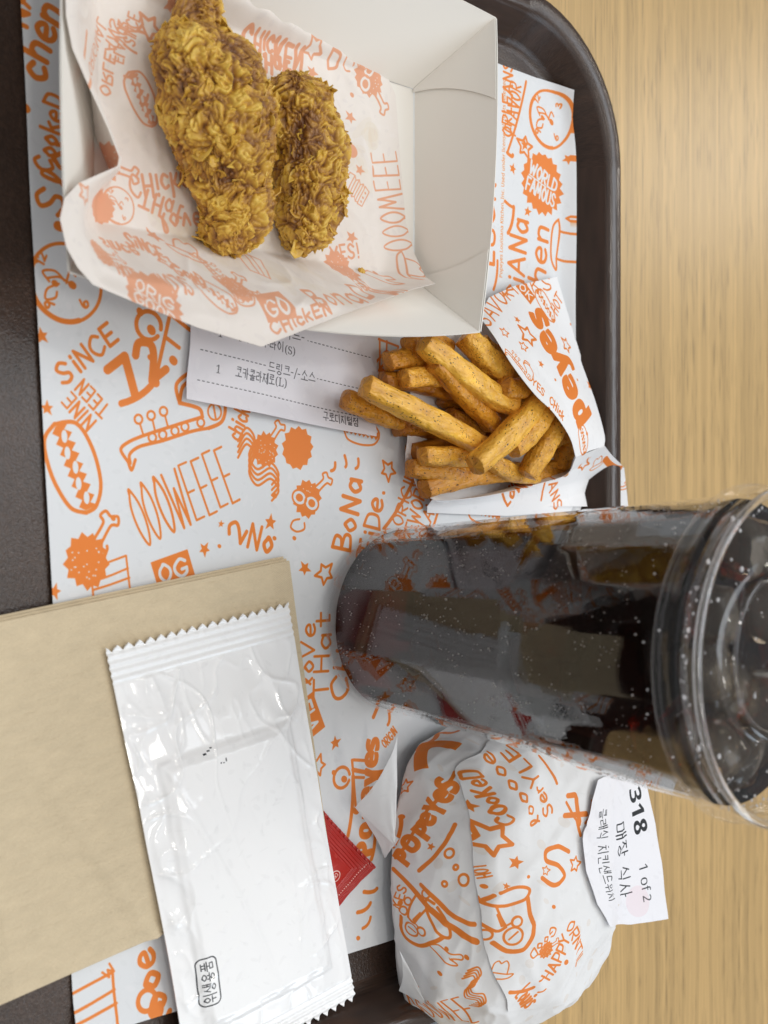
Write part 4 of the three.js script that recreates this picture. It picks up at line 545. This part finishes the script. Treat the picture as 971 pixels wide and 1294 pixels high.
// ---------------------------------------------------------------- wrapped burger
const BG = { x: 0.1385, z: -0.3575, rx: 0.0605, rz: 0.0520, h: 0.052 };
const grease = (c) => { c.fillStyle = 'rgba(190,140,90,0.10)'; for (let i = 0; i < 90; i++) { c.beginPath(); c.ellipse(rr(60, 200), rr(60, 200), rr(0.5, 3.5), rr(0.5, 2.2), rnd() * 3, 0, 7); c.fill(); } };
const BURGERPRINT = (c) => {
  display(c, 'POPeYeS', 58.5, 118.8, 82.2, 87.7, 8.5);
  const A = (x0, y0, x1, y1, w) => tick(c, x0, y0, x1, y1, w);
  A(53.6, 114.9, 63.4, 100.6, 1.5); A(63.4, 100.6, 81.4, 82.7, 1.5); A(64.6, 119.9, 78.3, 104.0, 1.7);
  A(52.9, 120.0, 70.0, 134.3, 1.9); A(70.0, 134.3, 86.5, 142.3, 2.4); A(65.2, 125.3, 76.3, 133.8, 1.6); A(76.3, 133.8, 86.1, 136.6, 1.6);
  c.save(); c.lineWidth = 6; c.lineCap = 'butt'; c.beginPath(); c.moveTo(69.6, 78.5); c.bezierCurveTo(70.8, 65.2, 77.4, 58.5, 87.2, 71.6); c.stroke(); c.restore(); A(71.2, 64.6, 85.3, 52.5, 3); A(85.3, 52.5, 93.6, 57.3, 3);
  openStar(c, 61.1, 82.6, 4.2, 0); A(52.9, 109.7, 56.7, 96.9, 1.8); dot(c, 57.0, 96.2, 1.5);
  at(c, 65.6, 140.8, 66, 11, sax2);
  letter(c, 'OOOWEE', 70.4, 192.5, 90.6, 176.6, 16, 0.9, 0.05); at(c, 87.5, 159.4, 30, 8, noodles);
  for (const [x, y, s] of [[76.0, 114.0, 1.6], [81.6, 123.0, 1.8], [78.6, 118.9, 0.8], [74.5, 124.5, 0.9]]) { c.lineWidth = 0.9; c.beginPath(); c.arc(x, y, s, 0, 7); c.stroke(); }
  solidStar(c, 75.7, 89.7, 1.8, 3); solidStar(c, 68.8, 111.1, 2, 9); openStar(c, 62.4, 168.8, 3, 3); letter(c, 'YES', 57.6, 137.3, 58.9, 126.8, 4, 0.8); dot(c, 82.9, 148.2, 1); dot(c, 73.7, 156.0, 1); at(c, 75.1, 148.5, 20, 6, gator);
  grease(c);
};
const FLAPPRINT = (c) => {
  at(c, 95.2, 137.2, 4, 13.5, sax2);
  letter(c, 'COoKeD', 97.8, 98.5, 93.3, 78.9, 6, 1.2); letter(c, 'looooe', 112.1, 100.8, 98.4, 71.6, 5.5, 1.1); letter(c, 'SerYLE', 120.6, 97.8, 108.3, 70.6, 5.5, 1.1);
  letter(c, 'S', 128.9, 111.9, 107.7, 109.5, 15, 2.4); letter(c, 't', 143.3, 92.9, 124.3, 91.3, 13, 2.2); tick(c, 128.3, 95.1, 134.7, 109.5, 1.3); tick(c, 136.9, 104.5, 144.3, 96.9, 1.3); tick(c, 144.3, 96.9, 153.9, 97.7, 1.3); tick(c, 119.9, 76.0, 124.3, 86.9, 1.3);
  at(c, 89.0, 104.2, 20, 8, (k) => { star(k, 5, 0.45); k.lineWidth = 0.2; k.stroke(); }); solidStar(c, 97.8, 114.3, 3.6, 0); openStar(c, 130.6, 120.5, 4, 0); solidStar(c, 86.2, 92.4, 3, 0);
  letter(c, 'HAPPY', 116.5, 165.9, 125.8, 149.1, 6, 1.1); letter(c, 'Louis', 101.1, 168.9, 109.2, 177.4, 7, 1.4); tick(c, 97.6, 166.7, 109.2, 167.2, 1.6); letter(c, 'ORNTIL', 122.3, 143.6, 133.3, 164.2, 5, 1.0);
  for (const [x0, y0, x1, y1] of [[113.0, 163.0, 110.8, 164.5], [115.4, 169.1, 112.0, 169.8]]) tick(c, x0, y0, x1, y1, 0.8); dot(c, 123.6, 159.1, 1.4);
  openStar(c, 112.2, 119.6, 2.4, 3); dot(c, 103.0, 120.5, 0.9); dot(c, 86.2, 122.8, 1.1); dot(c, 115.7, 134.7, 1); at(c, 93.2, 157.1, 10, 6, hat); letter(c, 'GooD', 114.6, 141.3, 103.3, 151.6, 4.5, 0.9); solidStar(c, 93.3, 123.0, 1.8, 3); letter(c, 'HOT', 88.1, 118.9, 86.1, 113.4, 3.6, 0.7); at(c, 112.3, 151.5, 30, 4.5, (k) => drumstick(k));
  grease(c);
};
{
  const bg = thing('wrapped_burger', 'burger wrapped in white paper with orange doodles and an order sticker', 'wrapped burger', [BG.x, 0, BG.z]);
  const tex = sheet(260, 260, 7, '#e9eaeb', ORANGE, BURGERPRINT), mat = std({ map: tex, roughness: 0.6 });
  const planes = []; for (const [nx, ny, nz, d] of [[-0.15, 0.98, 0.12, 0.0530], [0.05, 0.72, 0.69, 0.0640], [0.3, 0.93, -0.2, 0.0555], [-0.5, 0.62, 0.6, 0.0655], [0.62, 0.55, 0.56, 0.0660], [0.75, 0.62, -0.1, 0.0645], [0.1, 0.75, -0.65, 0.0640], [0.72, 0.1, 0.69, 0.0690], [-0.75, 0.1, 0.66, 0.0690], [0.0, 0.5, 0.866, 0.0535], [-0.42, 0.55, 0.72, 0.060], [0.9, -0.05, 0.3, 0.060]]) planes.push([V(nx, ny, nz).normalize(), d]);
  const raw = (s, f) => { const t = s * 1.86, ct = Math.cos(t), cf = Math.cos(f), sf = Math.sin(f), q = Math.pow(Math.pow(Math.abs(cf), 3) + Math.pow(Math.abs(sf), 3), -1 / 3), ra = Math.pow(Math.max(0, Math.sin(t)), 0.62) * q, p = V(cf * ra * BG.rx, Math.sign(ct) * Math.pow(Math.abs(ct), 0.75) * (ct > 0 ? BG.h - 0.012 : 0.012) + 0.012, sf * ra * BG.rz); for (let k = 0; k < 13; k++) { const [n, d] = planes[k] ?? [V(0, 1, 0), 9], e = n.dot(p) - d; if (e > 0) p.addScaledVector(n, -e * 0.94); } return p; };
  { const all = []; for (let i = 0; i < 40; i++) for (let j = 1; j < 24; j++) all.push(raw(j / 24, i / 40 * 6.2832)); for (let k = 0; k < 34; k++) { const a = rnd() * 6.2832, y = rr(-0.1, 0.95), r = Math.sqrt(1 - y * y), n = V(Math.cos(a) * r, y, Math.sin(a) * r); let d = 0; for (const p of all) d = Math.max(d, n.dot(p)); planes.push([n, d - rr(0.0012, 0.0034)]); } }
  const shape = (s, f, lift) => {                            // s from the top (0) down and under (1), f round
    const t = s * 1.86, e = 0.62, ct = Math.cos(t), st = Math.sin(t), cf = Math.cos(f), sf = Math.sin(f), q = Math.pow(Math.pow(Math.abs(cf), 3) + Math.pow(Math.abs(sf), 3), -1 / 3);
    const ra = Math.pow(Math.max(0, st), e) * q, p = V(cf * ra * BG.rx, Math.sign(ct) * Math.pow(Math.abs(ct), 0.75) * (ct > 0 ? BG.h - 0.012 : 0.012), sf * ra * BG.rz); p.y += 0.012;
    for (const [n, d] of planes) { const k = n.dot(p) - d; if (k > 0) p.addScaledVector(n, -k * 0.92); }
    const cr = 0.0013 * (ridge(p.x * 30 + 3, p.y * 30, p.z * 30 + p.x * 9) - 0.5) + 0.0008 * (Math.pow(ridge(p.x * 48 - p.z * 20, p.y * 40 + 7, p.z * 48), 4) - 0.2) + 0.0006 * (ridge(p.x * 95, p.y * 95 + 5, p.z * 95) - 0.5) + 0.0016 * noise(p.x * 30, p.y * 30, p.z * 30);
    p.multiplyScalar(1 + (cr + lift) / Math.max(0.03, p.length())); p.y = Math.max(p.y, 0.0012); p.x += BG.x; p.z += BG.z; return p;
  };
  const NS = 120, NF = 240;
  const mk = (f0, f1, lift, s1 = 1) => {                     // texture by distance over the surface from the top
    const len = new Float32Array((NF + 1) * (NS + 1)), pts = []; for (let i = 0; i <= NF; i++) { const f = lerp(f0, f1, i / NF); let L = 0, prev = null; pts[i] = []; for (let j = 0; j <= NS; j++) { const p = shape(Math.max(0.0005, j / NS * s1), f, lift(f, j / NS)); if (prev) L += p.distanceTo(prev); prev = p; pts[i][j] = p; len[i * (NS + 1) + j] = L; } }
    let m = 0; return grid(NF, NS, (u, v, i, j) => pts[i][j], (u, v) => { const i = Math.round(u * NF), j = Math.round(v * NS), f = lerp(f0, f1, u), L = len[i * (NS + 1) + j] * 1000; return [(130 - L * Math.sin(f)) / 260, 1 - (130 + L * Math.cos(f)) / 260]; });
  };
  const w = part('wrapper', mk(0, 2 * Math.PI, () => 0), mat, bg); w.userData.sheet = 'burger'; w.userData.mm = [260, 260];
  // the outer leaf of paper, folded over the far half, its free edge running across the top
  const leafG = (() => {
    const a = curve([[0.0817, 0.0094, -0.3410], [0.0903, 0.0267, -0.3222], [0.1031, 0.0324, -0.3184], [0.1216, 0.0375, -0.3163], [0.1409, 0.0403, -0.3178], [0.1609, 0.0421, -0.3216], [0.1798, 0.0421, -0.3309]]), top = (x, z) => { const dx = (x - BG.x) / BG.rx, dz = (z - BG.z) / BG.rz; return [dx, dz]; };
    return { a };
  })();
  const rayTop = (x, z) => {                                 // height of the wrapper over (x, z), by search along the meridian
    const dx = x - BG.x, dz = z - BG.z, f = Math.atan2(dz / BG.rz, dx / BG.rx); let lo = 0, hi = 0.86; const r = Math.hypot(dx, dz); for (let k = 0; k < 22; k++) { const m = (lo + hi) / 2, p = shape(Math.max(0.001, m), f, 0); Math.hypot(p.x - BG.x, p.z - BG.z) < r ? lo = m : hi = m; } return shape(Math.max(0.001, lo), f, 0).y;
  };
  const cut = leafG.a, leaf = slab(60, 40, (u, v) => {       // v=0 at the free edge, v=1 down the far side
    const p0 = cut.getPoint(u), p1 = V(lerp(0.084, 0.188, u), 0, -0.400 + 0.010 * Math.pow(2 * u - 1, 2)), p = p0.clone().lerp(p1, v); p.y = rayTop(p.x, p.z) + 0.0006 + 0.0012 * sstep(0.12, 0, v) * (0.5 + noise(u * 7, 2)); return p;
  }, 0.00015, (u, v, q) => { const dx = q.x - BG.x, dz = q.z - BG.z, s = 1.12; return [(130 - dz * 1000 * s) / 260, 1 - (130 + dx * 1000 * s) / 260]; });
  const tex2 = sheet(260, 260, 7, '#e9eaeb', ORANGE, FLAPPRINT); const lf = part('wrapper_flap', leaf, std({ map: tex2, roughness: 0.6 }), bg, 'outer leaf of wrapper paper with a loose straight edge'); lf.userData.sheet = 'flap'; lf.userData.mm = [260, 260];
  // loose paper corners on the near side
  const tri = (A, B, C, bend) => slab(14, 14, (u, v) => { const p = V(...A).lerp(V(...B), u).lerp(V(...C), v); p.y += bend * Math.sin(Math.PI * u) * (1 - v) + 0.0006 * noise(u * 5, v * 5); return p; }, 0.00015, (u, v, q) => [0.56 + (q.x - 0.1) * 3.6, 0.42 + (q.z + 0.29) * 3.6]);
  part('paper_corner', tri([0.0781, 0.026, -0.2924], [0.1058, 0.007, -0.2893], [0.121, 0.014, -0.3025], 0.003), mat, bg); part('paper_corner', tri([0.1058, 0.007, -0.2893], [0.1278, 0.004, -0.3063], [0.1177, 0.016, -0.3026], 0.002), mat, bg);
  part('paper_corner', tri([0.1547, 0.022, -0.297], [0.1745, 0.012, -0.306], [0.178, 0.022, -0.3107], 0.002), mat, bg);
  // order sticker on the far side of the top
  const st = sheet(62, 40, 14, '#f3f3f8', '#1e2226', (c) => {
    c.font = 'bold 10.5px sans-serif'; c.save(); c.translate(11, 12); c.scale(0.95, 1); c.fillText('318', 0, 0); c.restore(); c.font = '6.2px sans-serif'; c.fillText('1 of 2', 37.5, 12); hangul(c, '매장 식사', 20, 23.8, 49, 23.8, 6.6, 0.5); hangul(c, '클래식 치킨샌드위치', 13, 34, 48, 34, 4.6, 0.34);
    c.fillStyle = 'rgba(235,150,170,0.14)'; c.beginPath(); c.ellipse(52, 15, 7, 6, 0, 0, 7); c.fill(); c.fillStyle = 'rgba(190,170,120,0.7)'; c.fillRect(50.5, 27, 1.4, 0.7);
  });
  const e0 = along([[0.0999, 0.046, -0.3952], [0.1067, 0.047, -0.4064], [0.1244, 0.049, -0.411], [0.1482, 0.048, -0.4179], [0.1665, 0.045, -0.425]]), e1 = along([[0.1013, 0.0495, -0.3727], [0.1143, 0.0515, -0.3635], [0.121, 0.0525, -0.3608], [0.133, 0.0525, -0.3622], [0.1467, 0.05, -0.3682], [0.1571, 0.046, -0.3772]]);
  const sf = coons(e0, e1, along([[0.0999, 0.046, -0.3952], [0.1013, 0.0495, -0.3727]]), along([[0.1665, 0.045, -0.425], [0.1635, 0.045, -0.4002], [0.1571, 0.046, -0.3772]]));
  part('order_sticker', slab(50, 30, (u, v) => { const p = sf(u, v); p.y = Math.max(p.y, rayTop(p.x, p.z) + 0.0012); p.y += 0.0008 + 0.0007 * noise(u * 4, v * 3) + 0.0006 * ridge(u * 2.4, v * 1.5); return p; }, 0.0001, (u, v) => [u, 1 - v]), std({ map: st, roughness: 0.42 }), bg, 'white order sticker with number and Korean print');
}

// ---------------------------------------------------------------- brown napkin
{
  const tex = dataTex(1024, 1024, (x, y) => { const k = 1 + 0.025 * fbm(x / 26, y / 60, 1, 3) + 0.02 * noise(x / 2.4, y / 6, 3) + (y > 930 || y < 60 ? 0.045 * Math.sin(x * 0.9) * Math.sin(y * 0.9) : 0); return [clamp(213 * k, 0, 255), clamp(196 * k, 0, 255), clamp(165 * k, 0, 255)]; });
  const bump = dataTex(512, 512, (x, y) => { const v = clamp(128 + 40 * fbm(x / 9, y / 22, 4, 3) + 20 * noise(x / 2, y / 3, 2) + ((y > 465 || y < 30) ? 40 * Math.sin(x * 1.9) * Math.sin(y * 1.9) : 0), 0, 255); return [v, v, v]; }, false);
  const mat = std({ map: tex, roughness: 0.88, bumpMap: bump, bumpScale: 0.0012 });
  const n = thing('paper_napkin', 'folded brown kraft paper napkin lying under the wet wipe packet', 'napkin', [0.07, 0.0015, -0.2]), o = V(0.0153, 0, -0.2593), e1 = V(0.14, 0, 0.99), e2 = V(0.9857, 0, -0.1685);
  for (let k = 0; k < 3; k++) part('napkin_layer', slab(40, 40, (u, v) => { const p = o.clone().addScaledVector(e1, u * 0.131 - 0.0006 * k).addScaledVector(e2, v * (0.111 - 0.0012 * k) + 0.0008 * k); p.y = 0.0026 + 0.00075 * (k + 1) + 0.0006 * noise(u * 2.2 + 1, v * 2.5, 2) + (k === 2 ? 0.0017 * Math.exp(-Math.pow((u * 0.131 - 0.095 + (v - 0.55) * 0.05) / 0.0022, 2)) * sstep(0.3, 0.6, v) : 0) + 0.0005 * sstep(0.04, 0, u); return p; }, 0.0005, (u, v) => [v, u]), mat, n);
}

// ---------------------------------------------------------------- ketchup sachet
{
  const tex = sheet(70, 46, 10, '#b3231b', '#f3d9d2', (c) => {
    c.lineWidth = 0.35; c.beginPath(); c.arc(11.5, 14, 2.1, 0, 7); c.stroke(); letter(c, 'R', 10.6, 15, 12.6, 15, 2, 0.3); hangul(c, '흔들어주세요', 7, 25, 24, 25, 2.6, 0.28); hangul(c, '토마토', 22, 29, 33, 29, 2.4, 0.26); c.beginPath(); c.ellipse(12, 33, 5, 3.6, 0, 0, 7); c.stroke(); hangul(c, '소스', 8.5, 34.6, 15.5, 34.6, 3.6, 0.4); for (let i = 0; i < 46; i++) c.fillRect(3.2, 1 + i, 0.3, 0.4); c.fillStyle = '#2b3a6a'; c.fillRect(20, 31, 3, 2);
  });
  const k2 = V(0.1302, 0.004, -0.3023), a = V(-0.713, 0, 0.70), b = V(0.56, 0, 0.83);
  const g = slab(260, 180, (u, v, i, j) => {
    const e = Math.min(u * 0.07, (1 - u) * 0.07, v * 0.046, (1 - v) * 0.046), tooth = (j === 0 ? Math.abs(((i / 10) % 1) - 0.5) * 0.0026 : 0), p = k2.clone().addScaledVector(a, u * 0.07).addScaledVector(b, v * 0.046 + tooth * 1);
    p.y = 0.0026 + 0.0016 * sstep(0.004, 0.014, e) + 0.00022 * Math.sin(Math.min(u * 0.07, v * 0.046) * 5000) * sstep(0.0085, 0.007, e) + 0.0005 * noise(u * 9, v * 8, 2) + 0.0014 * sstep(0.2, 0, u + v); return p;
  }, 0.0002, (u, v) => [u, 1 - v]);
  tag(part('ketchup_sachet', g, std({ map: tex, roughness: 0.27 }), scene), 'red sauce sachet with serrated edge peeking out from under the white packet', 'sauce sachet');
}

// ---------------------------------------------------------------- wet wipe packet
{
  const tex = sheet(71, 150, 11, '#fbfcfd', '#20242a', (c) => {
    c.lineWidth = 0.45; c.save(); c.translate(11.5, 116); c.rotate(0.03); c.beginPath(); c.roundRect(-3.6, -8.2, 7.2, 16.4, 2); c.stroke(); hangul(c, '위생용품', 2.2, 7.3, 2.2, -7.3, 4.4, 0.36); c.restore();
    c.translate(-6, -4.5); c.fillRect(30.8, 46.1, 1.3, 0.6); c.fillRect(32.6, 45.5, 1.1, 0.45); c.fillRect(34, 44.9, 0.9, 0.35); c.fillRect(36.4, 50.6, 0.5, 0.5); c.fillRect(38.6, 49.7, 0.45, 1.2); c.fillRect(37.4, 50.9, 0.7, 0.3);
  });
  const TL = V(0.0412, 0, -0.1893), TRc = V(0.0307, 0, -0.2593), BR = V(0.1752, 0, -0.2903), BL = V(0.1857, 0, -0.2203), NU = 180, NV = 340, tooth = 18;
  const geo = slab(NU, NV, (u, v, i, j) => {
    const tri = Math.abs(((u * tooth) % 1) - 0.5) * 2, k0 = clamp(1 - v * 24, 0, 1), k1 = clamp(1 - (1 - v) * 24, 0, 1), vv = v + k0 * 0.0135 * (1 - tri) - k1 * 0.0135 * tri;
    const waist = 0.012 * Math.sin(Math.PI * v) * (1 + 0.4 * noise(v * 5, 1)), uu = lerp(waist, 1 - waist * 0.6, u) + 0.004 * noise(v * 9, u * 2, 4);
    const p = TL.clone().lerp(TRc, uu).lerp(BL.clone().lerp(BR, uu), vv), crimp = Math.max(sstep(0.085, 0.075, v), sstep(0.935, 0.945, v));
    const ix = Math.min(u - 0.13, 0.87 - u) * 0.071, iy = Math.min(v - 0.275, 0.885 - v) * 0.148, pad = sstep(-0.0012, 0.003, Math.min(ix, iy) + 0.0006 * noise(u * 14, v * 22, 3)), out = 1 - pad;
    const edge = Math.min(u, 1 - u) * 0.071, puff = sstep(-0.002, 0.016, edge) * sstep(0.05, 0.24, v) * sstep(0.96, 0.88, v);
    const X0 = u * 0.071, Y0 = v * 0.148, X = X0 * 0.82 - Y0 * 0.57, Y = X0 * 0.57 + Y0 * 0.82, w1 = ridge(X * 62 + 1.2 * noise(X * 40, Y * 30, 7), Y * 22, 3), w2 = ridge(X * 130 + Y * 60, Y * 70 - X * 20, 8), w3 = ridge(X * 34 - Y * 30, Y * 26 + X * 12, 12), side = sstep(0.024, 0.0, Math.abs(ix)) ;
    const crease = (a, n) => Math.pow(ridge(a, n), 11), cz = (0.25 + 0.75 * out + 0.55 * side) * sstep(0, 0.004, edge), dA = Math.hypot(ix, iy);
    let y = 0.0066 + 0.0016 * pad + 0.0010 * puff + (1 - crimp) * cz * (0.00035 * (w1 - 0.5) + 0.00045 * crease(X * 42 + 1.5 * noise(X * 30, Y * 22, 4), Y * 17 + 4) + 0.0004 * crease(X * 30 - Y * 36, Y * 30 + X * 26 + 9) + 0.0002 * w2 * w2 * w2) + 0.0003 * pad * crease(X * 24 + Y * 7, Y * 9 + 2);
    y += 0.0004 * Math.exp(-Math.pow(Math.min(ix, iy) / 0.0011, 2)) * (iy > -0.004 && ix > -0.004 ? 1 : 0) * (1 - crimp);
    y += crimp * (0.00035 * Math.sin(vv * 148 / 1.25 * Math.PI) + 0.0007 * noise(u * 3, v * 3, 5)); y += 0.0011 * noise(u * 1.7, v * 2.2, 6) - 0.0022 * sstep(0.75, 1, v) * 0.3; p.y = y; return p;
  }, 0.0004, (u, v) => [u, 1 - v]);
  tag(part('wet_wipe_packet', geo, phys({ map: tex, roughness: 0.38, clearcoat: 0.85, clearcoatRoughness: 0.07, ior: 1.45 }), scene), 'glossy white plastic wet wipe packet with zigzag ends on the brown napkin', 'wet wipe packet');
}

renderer.render(scene, camera);
